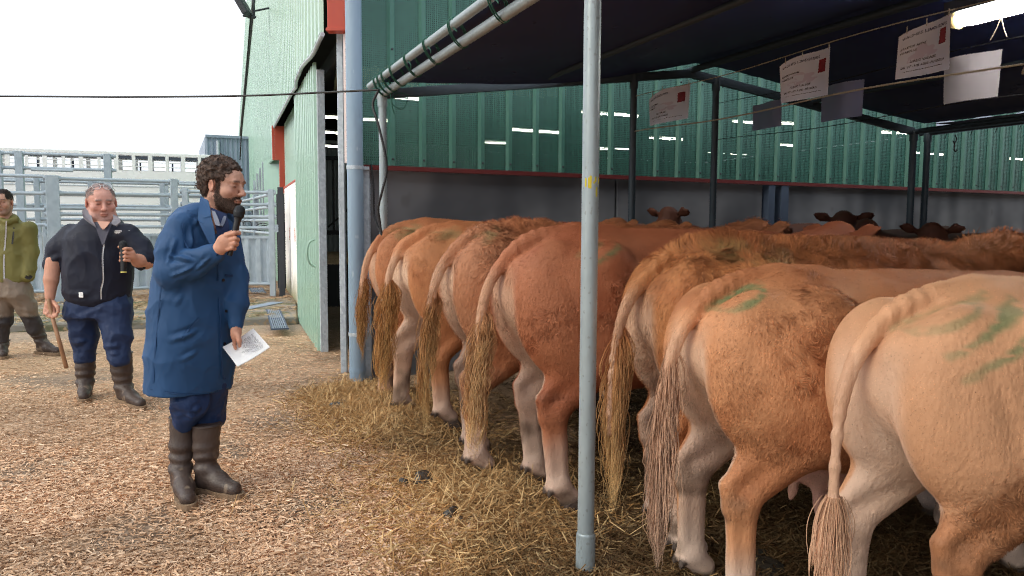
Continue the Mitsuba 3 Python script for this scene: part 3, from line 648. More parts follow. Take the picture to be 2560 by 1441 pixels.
part(k, 'bracket', cat([rod(fc + A([0.06, 0, -0.14]), fc + A([0.2, 0.1, -0.2]), 0.02), rod(fc + A([0.0, 0, -0.22]), fc + A([0.24, 0.1, -0.22]), 0.02), rod(fc + A([0.2, 0.1, -0.25]), fc + A([0.2, 0.1, 0.4]), 0.02), rod(fc + A([0.2, 0.1, -0.1]), W0 + WD * 9.5 + ZV * fc[2], 0.02)]), 'dark_steel', 40)
# ================================================================ canopy tents over the cattle
F1, F2 = pz(956, 236, 2.5), gnd(1463, 1432)
F1[2] = F2[2] = 0
TV = unit(F2 - F1); TU = A([-TV[1], TV[0], 0]); BAY = np.linalg.norm(F2 - F1)
ZE, ZRG, TR = 2.5, 2.90, 3.0
def tp(t, s, dz=0.0, base=0.0):
    """a point under the canopy: t metres in from its front edge, s metres along it; on the rafter line plus dz"""
    q = t - base; z = ZE + (ZRG - ZE) * (1 - abs(q - TR) / TR)
    return F1 + TU * t + TV * s + ZV * (z + dz)
def galv_tex(p, n, uv):
    a = fbm(p.x * 25, p.y * 25, p.z * 3, 3); b = fbm(p.x * 6, p.y * 6, p.z * 9, 3)
    col = mix(C(0.25, 0.31, 0.335), C(0.37, 0.43, 0.45), a * 0.6 + b * 0.4)
    return mix(col, C(0.20, 0.22, 0.22), smoothstep(0.80, 0.88, noise(p.x * 120, p.y * 120, p.z * 50)) * 0.6)
material('galvanised', bump(pr(proc(galv_tex), 0.38, metallic=0.3, specular=0.6), lambda p, n, uv: fbm(p.x * 30, p.y * 30, p.z * 12, 2) * 0.002, 1.0))
material('painted_frame', pr((0.03, 0.045, 0.06), 0.5))
def tarp_tex(p, n, uv):
    return mix(C(0.011, 0.018, 0.066), C(0.017, 0.027, 0.095), fbm(p.x * 2, p.y * 2, p.z * 2, 3))
material('tarp', bump(pr(proc(tarp_tex), 0.6), lambda p, n, uv: fbm(p.x * 3.5, p.y * 1.2, p.z * 3, 3) * 0.03, 1.0, eps=4e-3))
material('green_cord', pr((0.01, 0.085, 0.06), 0.6))
material('yellow_paint', pr((0.52, 0.42, 0.03), 0.6))
ct = thing('canopy_tent', 'long gabled canopy on galvanised posts, dark blue tarpaulin over the row of cattle', 'canopy')
def post(key, p, r, z, mat, label=None):
    k = part(key, 'post', tube([p + ZV * 0.0, p + ZV * z], r, 24), mat, 40, label)
    part(k, 'foot_sleeve', tube([p, p + ZV * 0.165, p + ZV * 0.175], [r + 0.006, r + 0.006, r + 0.001], 24), mat, 40)
    part(k, 'top_collar', tube([p + ZV * (z - 0.10), p + ZV * (z + 0.02)], r + 0.008, 24), mat, 40)
    return k
F2t = at(1478, 0, F2[1] - 0.005) ; lean = (F2t - F2) / max(F2t[2], 1)
for j in range(7):
    p = F1 + TV * BAY * j
    k = post(ct, p, 0.0345 if j else 0.032, ZE, 'galvanised', 'front post with a yellow paint mark' if j == 1 else None)
    if j == 1:
        rng = np.random.default_rng(3); ms = []
        for i in range(11):
            a = -1.9 + rng.normal(0, 0.33) + 0.35; z = 1.625 + rng.normal(0, 0.016); h = rng.uniform(0.005, 0.022)
            ang = np.linspace(a - 0.1, a + 0.1, 4)
            P = np.stack([np.stack([p[0] + 0.0352 * np.cos(ang), p[1] + 0.0352 * np.sin(ang), np.full(4, zz)], -1) for zz in (z - h, z + h)], 1)
            ms.append(sheet(P, 0.0008))
        part(k, 'paint_mark', cat(ms), 'yellow_paint')
for (t, s) in ((2.37, 0), (3.30, 0), (2.37, BAY * 2.05), (3.3, BAY * 2.05)):
    post(ct, tp(t, s) * A([1, 1, 0]), 0.032, tp(t, s)[2], 'painted_frame')
for j in range(7): post(ct, tp(6.0, BAY * j) * A([1, 1, 0]), 0.036, ZE, 'painted_frame')
LT = BAY * 6 + 0.6  # extra bays out of view, added to hold back skylight from behind
part(ct, 'front_eave_pipe', tube([tp(0, -0.12, 0.0), tp(0, LT, 0.0)], 0.030, 20), 'galvanised', 40)
part(ct, 'edge_pipe', tube([tp(-0.08, -0.10, 0.085), tp(-0.08, LT, 0.085)], 0.027, 20), 'galvanised', 40)
for j in range(7):
    part(ct, 'rafter', cat([obox((tp(a, BAY * j) + tp(b, BAY * j)) / 2 - ZV * 0.0, unit(tp(b, 0) - tp(a, 0)), TV, np.cross(unit(tp(b, 0) - tp(a, 0)), TV), (np.linalg.norm(tp(b, 0) - tp(a, 0)), 0.05, 0.075)) for a, b in ((0.02, 3.0), (3.0, 5.98))]), 'painted_frame')
for t, r in ((3.0, 0.03), (1.43, 0.024), (4.5, 0.024), (6.0, 0.03)):
    part(ct, 'purlin', tube([tp(t, -0.05, 0.03 if t not in (6.0,) else 0), tp(t, LT, 0.03 if t != 6.0 else 0)], r, 14), 'painted_frame', 40)
# tarpaulin: pulled over the edge pipe, sagging between the frames
def tarp(base, s0, s1, front=0.0):
    tt = np.r_[np.linspace(-0.04, 3.0, 26), np.linspace(3.12, 6.05, 24)]; ss = np.linspace(s0, s1, 180)
    P = np.zeros((len(tt), len(ss), 3))
    for i, t in enumerate(tt):
        for j, s in enumerate(ss):
            sag = 0.05 * math.sin(math.pi * ((s / BAY) % 1)) * math.sin(math.pi * min(1, (t if t < 3 else t - 3) / 3))
            edge = 0.09 * math.exp(-(s - s0) / 0.25) * math.sin(math.pi * min(1, (t if t < 3 else 6 - t) / 3.0))
            P[i, j] = tp(base + t, s + 0.06 * math.sin(t * 2.2), 0.085 - sag - (edge if t < 3 else -0.3 * edge), base)
    P[..., 2] += 0.03 * (nfbm(P, 1.6, 3, 4) - 0.5) + 0.012 * (nfbm(P * A([3, 1, 1]), 3, 2, 8) - 0.5)
    return sheet(P, 0.002)
part(ct, 'tarpaulin', tarp(0, 0.05, LT + 0.3), 'tarp', True, label='dark blue tarpaulin roof')
# green cord lashing edge pipe and eave pipe together
for i, s in enumerate((0.10, 0.22, 0.36, 0.62, 1.02, 1.48, 1.98, 2.6, 3.1, 3.7, 4.3, 5.0)):
    c0, c1 = tp(0, s, 0), tp(-0.08, s + 0.02, 0.085)
    rng = np.random.default_rng(i); w = unit(c1 - c0); n_ = np.cross(TV, w); L = np.linalg.norm(c1 - c0); pts = []
    for a in np.linspace(0, 2 * math.pi * 2, 50):
        q = math.cos(a); x = (q + 1) / 2 * L; side = math.sin(a)
        pts.append(c0 + w * (x + 0.036 * q) + n_ * 0.040 * side + TV * (0.012 * a / 3 - 0.03 + 0.06 * (q + 1) * 0.5))
    tail = [pts[-1] + A([0.01, 0, -0.03]) * u_ + TV * 0.02 * math.sin(3 * u_) for u_ in np.linspace(0.3, rng.uniform(1.5, 3.5), 6)]
    part(ct, 'lashing_cord', tube(pts + tail, 0.0045, 5), 'green_cord', True)
pts = smooth_path([tp(0, 0.25, -0.02), tp(0.02, 0.26, -0.12), tp(0.1, 0.27, -0.16), tp(0.14, 0.25, -0.06), tp(0.06, 0.22, -0.03), tp(0.0, 0.3, -0.1), tp(0.02, 0.3, -0.2)], 40)
part(ct, 'lashing_cord', tube(pts, 0.0045, 5), 'green_cord', True)

# second canopy further in
c2 = thing('canopy_tent', 'second canopy with a pale tarpaulin hem, standing behind the first one at the right', 'canopy')
B2 = 6.22
for j in range(3): post(c2, tp(B2, BAY * j, 0, B2) * A([1, 1, 0]), 0.034, ZE, 'painted_frame')
for j in range(3):
    part(c2, 'rafter', cat([obox((tp(B2 + a, BAY * j + 0.0, 0, B2) + tp(B2 + b, BAY * j, 0, B2)) / 2, unit(tp(B2 + b, 0, 0, B2) - tp(B2 + a, 0, 0, B2)), TV, np.cross(unit(tp(B2 + b, 0, 0, B2) - tp(B2 + a, 0, 0, B2)), TV), (3.02, 0.05, 0.07)) for a, b in ((0.0, 3.0), (3.0, 6.0))]), 'painted_frame')
part(c2, 'front_eave_pipe', tube([tp(B2, -0.1, 0, B2), tp(B2, LT, 0, B2)], 0.028, 14), 'painted_frame', 40)
part(c2, 'tarpaulin', tarp(B2, 0.1, LT), 'tarp', True)
part(c2, 'added_shade_curtain', sheet(A([[tp(B2 + 6.06 + 0.03 * math.sin(9 * s), s, 0, B2) * A([1, 1, 0]) + ZV * z for z in (0.03, 0.8, 1.6, 2.52)] for s in np.linspace(-0.1, LT, 160)]), 0.003), 'tarp', True)  # unseen tarpaulin wall, added to keep daylight off the right side
material('pale_tarp', pr((0.45, 0.50, 0.58), 0.5))
tt = np.linspace(0.1, 3.0, 50)
P = np.stack([A([tp(B2 + t, 0.02, 0.10 + 0.02 * math.sin(t * 9) - q * (0.07 + 0.03 * math.sin(t * 5)), B2) for t in tt]) for q in (0, 0.5, 1)], 1)
part(c2, 'tarpaulin_hem', sheet(P, 0.002), 'pale_tarp', True, label='pale hem of the tarpaulin with tie cords')
for t in np.arange(0.3, 2.9, 0.42):
    q = tp(B2 + t, -0.02, 0.0, B2); part(c2, 'tie_cord', tube([q + ZV * 0.04 + TV * 0.05 * math.cos(a) * 0.9 + ZV * 0.06 * math.sin(a) for a in np.linspace(0, 5.5, 14)] + [q + ZV * -0.09], 0.004, 5), 'black_cable', True)
q = tp(B2 + 0.5, -0.05, -0.06, B2)
k = thing('iron_hook', 'iron hook hanging from the second canopy at the right', 'hook')
put(k, tube(smooth_path([q, q - ZV * 0.05 + TU * 0.03, q - ZV * 0.09, q - ZV * 0.07 - TU * 0.03, q - ZV * 0.1, q - ZV * 0.17, q - ZV * 0.19 + TU * 0.03, q - ZV * 0.16 + TU * 0.05], 30), 0.007, 6), 'black_cable', True)

# fluorescent lamp under the ridge
k = thing('fluorescent_lamp', 'lit fluorescent lamp hanging under the canopy ridge at the upper right', 'lamp')
la = pz(2385, 44, 2.74); lb = la + TV * 1.55; lm = (la + lb) / 2
part(k, 'diffuser', tube([la + TV * q - ZV * 0.02 for q in (0.03, 0.06, 0.12, 1.43, 1.49, 1.52)], [0.03, 0.048, 0.056, 0.056, 0.048, 0.03], 20), 'lamp_glass', True, emitter={'type': 'area', 'radiance': {'type': 'rgb', 'value': [5.0, 4.9, 4.5]}})
part(k, 'housing', obox(lm + ZV * 0.05, TV, TU, ZV, (1.6, 0.12, 0.07)), 'dark_steel')
part(k, 'end_cap', tube([la + TV * -0.03 - ZV * 0.01, la + TV * 0.0 - ZV * 0.015, la + TV * 0.04 - ZV * 0.02], [0.025, 0.05, 0.06], 20), 'roof_light', True)
material('twine', pr((0.42, 0.36, 0.27), 0.8))
for s_ in (0.13, 0.62): part(k, 'twine_end', cat([tube(smooth_path([lm + TV * (s_ - 0.6) - ZV * 0.07, lm + TV * (s_ - 0.6 + d_) - ZV * 0.14, lm + TV * (s_ - 0.6 + 2 * d_) - ZV * 0.19], 8), 0.003, 5) for d_ in (-0.03, 0.02)]), 'twine', True)

# wires and the posters pegged between them
ZU, ZLW = 2.64, 2.29
def wire(t, z0, z1, label, mat='twine', r=0.0032, s0=0.0, s1=8.0):
    k = thing('wire', label, 'wire')
    a, b = tp(t, s0) * A([1, 1, 0]) + ZV * z0, tp(t, s1) * A([1, 1, 0]) + ZV * z1
    S = np.linspace(0, 1, 40)[:, None]
    put(k, tube(a + (b - a) * S - ZV * 0.03 * np.sin(S * np.pi * 3)**2, r, 5), mat, True)
wire(2.37, ZU, ZU, 'upper wire of the nearer pair that carries the printed posters')
wire(2.37, ZLW + 0.03, ZLW - 0.04, 'pale twine under the printed posters', r=0.0055)
wire(3.33, ZU, ZU, 'upper wire of the farther pair that carries the plain sheets', 'black_cable')
wire(3.33, ZLW + 0.0, ZLW - 0.02, 'lower wire under the plain sheets', 'black_cable', s0=0.0)
kt = tp(2.37, 3.70) * A([1, 1, 0]) + ZV * (ZLW + 0.0)
k = thing('twine_bundle', 'tangled loop of pale twine knotted on the rope at the right edge', 'twine')
rng = np.random.default_rng(8)
put(k, cat([tube(smooth_path([kt + TV * rng.uniform(-0.04, 0.04) + A([0, 0, rng.uniform(-0.1, 0.03)]) + TU * rng.uniform(-0.03, 0.03) for _ in range(6)], 30), 0.0028, 5) for _ in range(5)] +
    [tube([kt + TV * (0.035 * math.sin(a)) + ZV * (-0.06 + 0.055 * math.cos(a)) + TU * 0.004 * i for a in np.linspace(0, 6.3, 24)], 0.0032, 5) for i in range(3)]), 'twine', True)
def poster_tex(p, n, uv):
    return mix(C(0.58, 0.60, 0.72), C(0.66, 0.67, 0.78), fbm(p.x * 3, p.y * 3, p.z * 3, 2))
material('poster_paper', pr(proc(poster_tex), 0.35))
material('sheet_back', pr((0.30, 0.275, 0.30), 0.35)); material('sheet_back_blue', pr((0.20, 0.215, 0.35), 0.3))
material('print_blue', pr((0.03, 0.03, 0.10), 0.6)); material('print_dark', pr((0.03, 0.012, 0.03), 0.6))
material('print_pink', pr((0.56, 0.50, 0.62), 0.6)); material('print_red', pr(proc(lambda p, n, uv: mix(C(0.12, 0.006, 0.012), C(0.30, 0.03, 0.04), fbm(p.x * 30, p.y * 30, p.z * 40, 2))), 0.4))
def poster(key, t, sa, sb, zt, zb, lean, curl, printed, seed):
    """a printed sheet pegged between two wires; lean: how far the lower edge swings along the wire"""
    ng, nh = 26, 18
    W, H = sb - sa, zt - zb
    def pos(u, v, off=0.0):
        """u 0..1 from the left, v 0..1 upwards, off metres towards the viewer (the yard)"""
        s = sa + W * u - lean * (1 - v) * (1 - u)
        bow = 0.03 * math.sin(u * 5 + seed) * (0.4 + 0.6 * v) + curl * (1 - u)**2 * v
        return tp(t, s) * A([1, 1, 0]) + ZV * (zb + H * v - 0.06 * (1 - u)**3 * v * (curl > 0.03) * 1.2) - TU * (bow * 1.0 + off)
    P = A([[pos(i / (ng - 1), j / (nh - 1)) for j in range(nh)] for i in range(ng)])
    part(key, 'paper', sheet(P, 0.0012), 'poster_paper' if printed else ('sheet_back' if seed == 6 else 'sheet_back_blue'), True)
    if not printed: return
    def lay(m, u0, v0, mat, name, label=None):
        """print lying in the poster's own plane: x to the right, y up, in metres"""
        m = m.subdivide() if len(m.faces) < 60 else m
        V = A([pos(u0 + x / W, v0 + y / H, 0.0012 + z) for x, y, z in m.vertices])
        part(key, name, tm(V, m.faces), mat, label=label)
    for txt, u0, v0, h, mat in printed:
        lay(meshkit.text_mesh(txt, h, 0.0006, True), u0, v0, mat, 'lettering')
    bx = trimesh.creation.box(extents=(W * 0.17, H * 0.28, 0.0006)); lay(bx.subdivide(), 0.80, 0.66, 'print_red', 'picture')
    for (x, y, a, b) in ((0.42, 0.50, 0.17, 0.12), (0.30, 0.38, 0.14, 0.07), (0.58, 0.42, 0.1, 0.06)):
        th = np.linspace(0, 6.283, 30)[:-1]; rr = 1 + 0.25 * np.sin(3 * th + seed) + 0.15 * np.sin(5 * th)
        m = trimesh.creation.extrude_polygon(Polygon(np.stack([a * W * rr * np.cos(th), b * H * rr * np.sin(th)], 1)), 0.0004, engine='earcut'); m.apply_translation([0, 0, -0.0006])
        lay(m, x, y, 'print_pink', 'tint')
    lay(trimesh.creation.box(extents=(W * 0.72, 0.003, 0.0006)).subdivide().subdivide(), 0.48, 0.13, 'print_dark', 'rule')
    for u in (0.12, 0.4, 0.95):
        c = pos(u, 1.0); part(key, 'peg', tube([c - ZV * 0.01, c + ZV * 0.03], 0.003, 5), 'twine')
L3 = [('VACHES LIMOUSINES', 0.06, 0.84, 0.0155, 'print_blue'), ('MARCH MINI', 0.05, 0.62, 0.0125, 'print_dark'), ('FEMELLE', 0.05, 0.53, 0.0125, 'print_dark'), ('GAEC VALADE', 0.22, 0.30, 0.0135, 'print_dark'), ('DE ST-HILAIRE-PEYROUX', 0.08, 0.20, 0.0125, 'print_dark')]
def sw(px, t):
    """metres along the wire at t where it crosses the picture column px"""
    o = F1 + TU * t; d = ray(px, 300); k = d[0] / d[1]
    return (k * o[1] - o[0]) / (TV[0] - k * TV[1])
for i, (px0, px1, zt, zb, lean, curl, label) in enumerate(((1634, 1717, ZU - 0.01, ZLW + 0.05, 0.06, 0.05, 'printed poster with a small dark picture, nearest to the back post'),
        (1972, 2066, ZU - 0.03, ZLW + 0.015, 0.07, 0.07, 'printed poster with a pale crease, middle one of the three hanging on the wire'), (2262, 2369, ZU - 0.035, ZLW + 0.02, 0.07, 0.05, 'printed poster with a red picture, largest and nearest the lamp'))):
    k = thing('poster', label, 'poster')
    poster(k, 2.37, sw(px0, 2.37), sw(px1, 2.37), zt, zb, lean, curl, L3, i)
for i, (px0, px1, zt, zb, label) in enumerate(((1880, 1955, ZU - 0.09, ZLW + 0.03, 'plain back of a hanging sheet, dark blue, left of the middle poster'), (2050, 2153, ZU - 0.06, ZLW + 0.01, 'plain back of a hanging sheet with a fold, right of the middle poster'),
        (2356, 2488, ZU - 0.05, ZLW + 0.0, 'plain pinkish grey back of a hanging sheet, below the lit lamp'))):
    k = thing('hanging_sheet', label, 'sheet of paper')
    poster(k, 3.33, sw(px0, 3.33), sw(px1, 3.33), zt, zb, 0.0, 0.02, None, i + 4)
# ================================================================ cattle
material('hide', bump(pr(VC, 0.62, specular=0.25, sheen=0.3, sheen_tint=0.6), lambda p, n, uv: fbm(p.x * 90, p.y * 90, p.z * 45, 2) * 0.006 + fbm(p.x * 26, p.y * 26, p.z * 14, 2) * 0.007, 1.0))
material('hide_smooth', bump(pr(VC, 0.6, specular=0.25, sheen=0.3, sheen_tint=0.6), lambda p, n, uv: fbm(p.x * 130, p.y * 130, p.z * 42, 2) * 0.004, 1.0))
material('hair', pr(VC, 0.6, specular=0.2))
material('hoof', bump(pr(proc(lambda p, n, uv: mix(C(0.05, 0.035, 0.03), C(0.14, 0.10, 0.08), fbm(p.x * 30, p.y * 30, p.z * 60, 3))), 0.6), lambda p, n, uv: noise(p.x * 60, p.y * 60, p.z * 200) * 0.004, 1.0))
material('ear_tag', pr((0.7, 0.6, 0.2), 0.5))

def cow_body(c, h):
    hl, hr = c.get('hl', (0, 0)), c.get('hr', (0, 0))            # where the hind hooves stand, (forward, outward)
    S = Sdf((-0.34, -0.50, 0.0), (2.78, 0.50, 1.66), h)
    fat = c.get('fat', 1.0)
    S.ell((1.05, 0, 0.92), (0.82, 0.37 * fat, 0.39), 0.08)
    S.cone((0.42, 0, 1.19), (1.60, 0, 1.155), 0.20, 0.21, 0.12)
    S.ell((0.40, 0, 1.085), (0.40, 0.285 * fat, 0.285), 0.08, roty(-0.12))
    if c.get('udder'):
        S.ell((0.70, 0, 0.56), (0.20, 0.17, 0.14), 0.05)
        for x, y in ((0.58, -0.07), (0.58, 0.07), (0.75, -0.07), (0.75, 0.07)): S.chain([(x, y, 0.47), (x, y * 1.2, 0.40), (x - 0.005, y * 1.25, 0.36)], [0.026, 0.018, 0.013], 0.02)
    for s, o in ((1, hl), (-1, hr)):
        ox, oy = o
        S.ell((0.46, s * 0.240 * fat, 1.235), (0.12, 0.062, 0.075), 0.075)               # hip
        S.ell((0.085, s * 0.095, 1.16), (0.085, 0.055, 0.085), 0.07)            # pin bone
        S.ell((0.215 + 0.25 * ox, s * 0.163 * fat, 0.985), (0.245, 0.150, 0.345), 0.05, roty(-0.22))  # buttock
        S.ell((0.36 + 0.25 * ox, s * 0.215 * fat, 0.955), (0.25, 0.12, 0.32), 0.08, roty(0.10))   # outer thigh
        S.ell((0.62, s * 0.20, 0.86), (0.30, 0.16, 0.28), 0.12)                 # flank
        hk = A([0.085 + ox * 0.8, s * (0.175 + oy * 0.7), 0.475]); st = A([0.40 + 0.4 * ox, s * (0.205 + oy * 0.2), 0.76]); bt = A([0.25 + 0.5 * ox, s * (0.17 + 0.2 * oy), 0.765])
        ft = A([0.075 + ox, s * (0.175 + oy), 0.125]); side = A([0, s * 1.0, 0])
        S.cone(st, hk + A([0.022, 0, 0.03]), 0.122, 0.055, 0.05)
        S.cone(bt, hk + A([-0.068, 0, 0.085]), 0.105, 0.024, 0.05)                  # Achilles tendon
        S.cone(hk + A([-0.074, 0, 0.080]), hk + A([-0.058, 0, -0.01]), 0.030, 0.035, 0.03)                 # point of hock
        S.ell(hk, (0.068, 0.052, 0.080), 0.03)
        for q in (-1, 1): S.ell(hk + A([0.012, q * 0.040, 0.005]), (0.030, 0.018, 0.035), 0.02)
        S.cone(hk + A([0.012, 0, -0.05]), ft + A([0.012, 0, 0.02]), 0.046, 0.040, 0.025)                  # cannon
        S.cone(hk + A([-0.044, 0, -0.03]), ft + A([-0.038, 0, 0.03]), 0.031, 0.030, 0.022)                # flexor tendons
        S.ell(ft + A([-0.006, 0, 0.0]), (0.062, 0.055, 0.056), 0.025)
        S.cone(ft, ft + A([0.055, 0, -0.065]), 0.050, 0.054, 0.02)
        for q in (-1, 1): S.cone(ft + A([-0.056, q * 0.026, -0.010]), ft + A([-0.070, q * 0.030, -0.036]), 0.018, 0.014, 0.008)
        S.ell((0.74, s * 0.40, 1.06), (0.13, 0.07, 0.12), 0.10, cut=True)         # hollow of the flank
        # fore leg
        S.ell((1.58, s * 0.235, 0.90), (0.22, 0.14, 0.34), 0.10, roty(-0.2))
        S.chain([(1.52, s * 0.20, 0.70), (1.55, s * 0.175, 0.44), (1.55, s * 0.17, 0.38), (1.55, s * 0.165, 0.14), (1.60, s * 0.165, 0.06)], [0.11, 0.064, 0.058, 0.050, 0.055], 0.04)
    # chest, neck, head
    hp = c.get('head', 0.0)
    S.ell((1.62, 0, 0.86), (0.30, 0.29, 0.37), 0.10)
    nk = A([1.72, 0, 1.08]); pl_ = A([2.14, 0.10 * hp, 1.27 + 0.05 * abs(hp)])
    S.cone(nk, pl_, 0.26, 0.145, 0.10, sq=(A([0, 1.0, 0]), 0.78))
    fw = unit(A([0.75, 0.9 * hp, -0.62])); pl_ = pl_ + ZV * c.get('lift', 0.0); mz = pl_ + fw * 0.43; sd = unit(np.cross(ZV, fw)); up = np.cross(fw, sd)
    S.chain([pl_ + fw * 0.02, pl_ + fw * 0.20, mz - fw * 0.07, mz], [0.125, 0.108, 0.078, 0.072], 0.05)
    S.ell(pl_ + up * 0.095 + fw * -0.02, (0.09, 0.09, 0.07), 0.05)
    for s in (-1, 1):
        e0 = pl_ + sd * s * 0.11 + up * 0.05 - fw * 0.03
        S.cone(e0, e0 + sd * s * 0.10 + up * 0.05, 0.032, 0.062, 0.03, sq=(fw, 0.35)); S.cone(e0 + sd * s * 0.10 + up * 0.05, e0 + sd * s * 0.17 + up * 0.075, 0.062, 0.024, 0.02, sq=(fw, 0.35))
        S.ell(pl_ + fw * 0.13 + sd * s * 0.095 + up * 0.045, (0.03, 0.03, 0.028), 0.03)
    # tail: a ridge over the rump, then hanging
    tl = c['tail']
    S.chain([(0.60, 0, 1.36), (0.40, 0, 1.358), (0.26, 0.0, 1.345)], [0.036, 0.040, 0.044], 0.05)
    P = smooth_path(tl, 22); R = np.interp(np.linspace(0, 1, 22), [0, 0.12, 0.3, 0.55, 1], [0.048, 0.043, 0.033, 0.025, 0.018]) * c.get('tailw', 1.0)
    S.chain(P, R, 0.018)
    m = S.mesh(5)
    cc = trimesh.graph.connected_component_labels(m.face_adjacency, node_count=len(m.faces)); m.update_faces(cc == np.bincount(cc).argmax()); m.remove_unreferenced_vertices(); m = tm(m.vertices, m.faces)
    v = np.array(m.vertices); n = vnormals(m)
    # muscle seams, dewlap folds, curly patches of the coat
    seed = c['seed']
    rough = curly(v, c)
    d = 0.008 * (nfbm(v, 6, 2, seed) - 0.5) + (0.016 if c.get('nap', 1) > 0.5 else 0.006) * rough * (nfbm(v, 26, 2, seed + 3) - 0.5)
    seam = np.exp(-((v[:, 0] - (0.20 + 0.35 * (1.15 - v[:, 2]))) / 0.03)**2) * sstep(0.70, 0.85, v[:, 2]) * sstep(1.22, 1.10, v[:, 2])
    d -= 0.007 * seam
    tw = np.exp(-((v[:, 0] - 0.1) / 0.16)**2) * np.exp(-(v[:, 1] / 0.05)**2) * sstep(1.15, 1.3, v[:, 2])
    d += 0.004 * tw * np.sin(v[:, 0] * 120)
    m.vertices = v + n * d[:, None]
    return m
def curly(v, c):
    """where the coat stands in curls instead of lying flat, 0..1"""
    f = nfbm(v, 4.2, 3, c['seed'] + 40)
    zone = sstep(0.55, 0.75, v[:, 2]) * np.exp(-((v[:, 0] - 0.45) / 0.40)**2) * (np.abs(v[:, 1]) > 0.08)
    zone2 = sstep(0.75, 0.5, v[:, 2]) * sstep(0.42, 0.55, v[:, 2]) * sstep(0.05, 0.2, v[:, 0])
    low = c.get('curl', 1.0)
    r = sstep(0.50, 0.66, f) * np.maximum(zone, 0.5 * zone2) * low
    if c.get('woolly'):
        r = np.maximum(r, c['woolly'] * sstep(0.06, 0.18, v[:, 0]) * sstep(0.60, 0.85, v[:, 2]))
    for (x, z, rx, rz) in c.get('patch', ()):
        r = np.maximum(r, sstep(1.25, 0.7, np.sqrt(((v[:, 0] - x) / rx)**2 + ((v[:, 2] - z) / rz)**2) + 0.5 * (nfbm(v, 9, 2, 77) - 0.5)) * (v[:, 1] < 0))
    return r
def cow_colour(v, n, c):
    sd_, base = c['seed'], A(c['base'])
    col = np.repeat(base[None], len(v), 0)
    f = nfbm(v, 3.0, 3, sd_); g = nfbm(v, 14, 2, sd_ + 7)
    col = col * (0.80 + 0.40 * f + 0.22 * (g - 0.5))[:, None]
    x, y, z = v.T
    dark = A(c.get('dark', (0.30, 0.095, 0.035)))
    col = mixc(0, 0, x * 0) + col
    t = 0.75 * sstep(0.35, 1.0, x) * (0.6 + 0.5 * f); t = np.maximum(t, 0.55 * sstep(1.26, 1.38, z) * sstep(0.1, 0.35, x)); col = col * (1 - t[:, None]) + dark * t[:, None]
    t = 0.5 * sstep(0.50, 0.72, nfbm(v * A([1, 1, 0.7]), 5.5, 3, sd_ + 21)) * (z > 0.5); col = col * (1 - t[:, None]) + dark * t[:, None]
    t = 0.6 * np.exp(-((z - 0.60) / 0.12)**2) * sstep(0.0, 0.14, x) * (0.4 + f); col = col * (1 - t[:, None]) + dark * t[:, None]       # lower thigh, stifle
    cream = A(c.get('cream', (0.66, 0.47, 0.34)))
    rear = sstep(-0.72, -0.97, n[:, 0] + 0.25 * (f - 0.5)) * sstep(1.28, 1.10, z) * (x < 0.3) * (np.abs(y) < 0.26)
    rear = sstep(0.19, 0.10, np.abs(y) + 0.06 * (f - 0.5)) * sstep(0.16, 0.02, x) * sstep(1.24, 1.05, z) * sstep(0.58, 0.68, z); t = c.get('pale', 0.8) * rear
    dew = 0 * z
    for sg, (ox, oy) in ((1, c.get('hl', (0, 0))), (-1, c.get('hr', (0, 0)))):
        for q in (-1, 1): dew = np.maximum(dew, sstep(0.030, 0.018, np.linalg.norm(v - A([0.010 + ox, sg * (0.175 + oy) + q * 0.030, 0.098]), axis=1)))
    inner = sstep(0.10, 0.03, np.abs(y) + 0.08 * (f - 0.5)) * sstep(1.15, 0.85, z) * (x < 0.5); t = np.maximum(t, 0.95 * inner)
    col = col * (1 - t[:, None]) + cream * t[:, None]
    leg = sstep(0.42, 0.14, z + 0.22 * (f - 0.5)); t = c.get('sock', 0.8) * leg; lw = A(c.get('leg', (0.60, 0.45, 0.36)))
    col = col * (1 - t[:, None]) + lw * t[:, None]
    inl = sstep(0.05, -0.25, n[:, 1] * np.sign(y)) * sstep(0.95, 0.70, z + 0.2 * (f - 0.5)) * (x < 0.6) * sstep(0.1, 0.2, z); t = c.get('inner', 0.7) * inl; col = col * (1 - t[:, None]) + A([0.60, 0.45, 0.35]) * t[:, None]
    t = 0.55 * sstep(0.62, 0.50, z) * (x > 0.45) * (x < 1.5) * (z > 0.4); col = col * (1 - t[:, None]) + A([0.55, 0.33, 0.20]) * t[:, None]
    if c.get('udder'):
        t = sstep(0.62, 0.54, z) * (np.abs(x - 0.68) < 0.24) * (np.abs(y) < 0.2) * (z > 0.30); t = t * 0.9; col = col * (1 - t[:, None]) + A([0.62, 0.36, 0.28]) * t[:, None]
    if 'shank' in c:                                               # an unclipped, darker patch
        xs, zs = c['shank']; t = sstep(-0.02, 0.025, (np.minimum(zs + 1.15 * (x - xs), 0.90) - z) + 0.05 * (g - 0.5)) * (x < 1.1) * sstep(0.25, 0.4, z) * (y < -0.1); t = t * 0.85
        col = col * (1 - t[:, None]) + A([0.30, 0.125, 0.055]) * (0.6 + 0.8 * g)[:, None] * t[:, None]
    tailm = (x < -0.02) & (np.abs(y - 0.0) < 0.09) & (z < 1.25) & (z > 0.2) & (np.abs(n[:, 0]) + np.abs(n[:, 1]) > 0.2) & (x < -0.065)
    t = 0.7 * tailm; col = col * (1 - t[:, None]) + A(c.get('tailc', (0.46, 0.25, 0.15))) * t[:, None]
    t = 0.85 * sstep(0.56, 0.75, nfbm(v, 6, 3, sd_ + 11) + 0.10 * (z < 0.12) + c.get('muck', 0.0) * np.exp(-((z - 0.45) / 0.2)**2)) * sstep(0.75, 0.3, z); col = col * (1 - t[:, None]) + A([0.12, 0.075, 0.05]) * t[:, None]
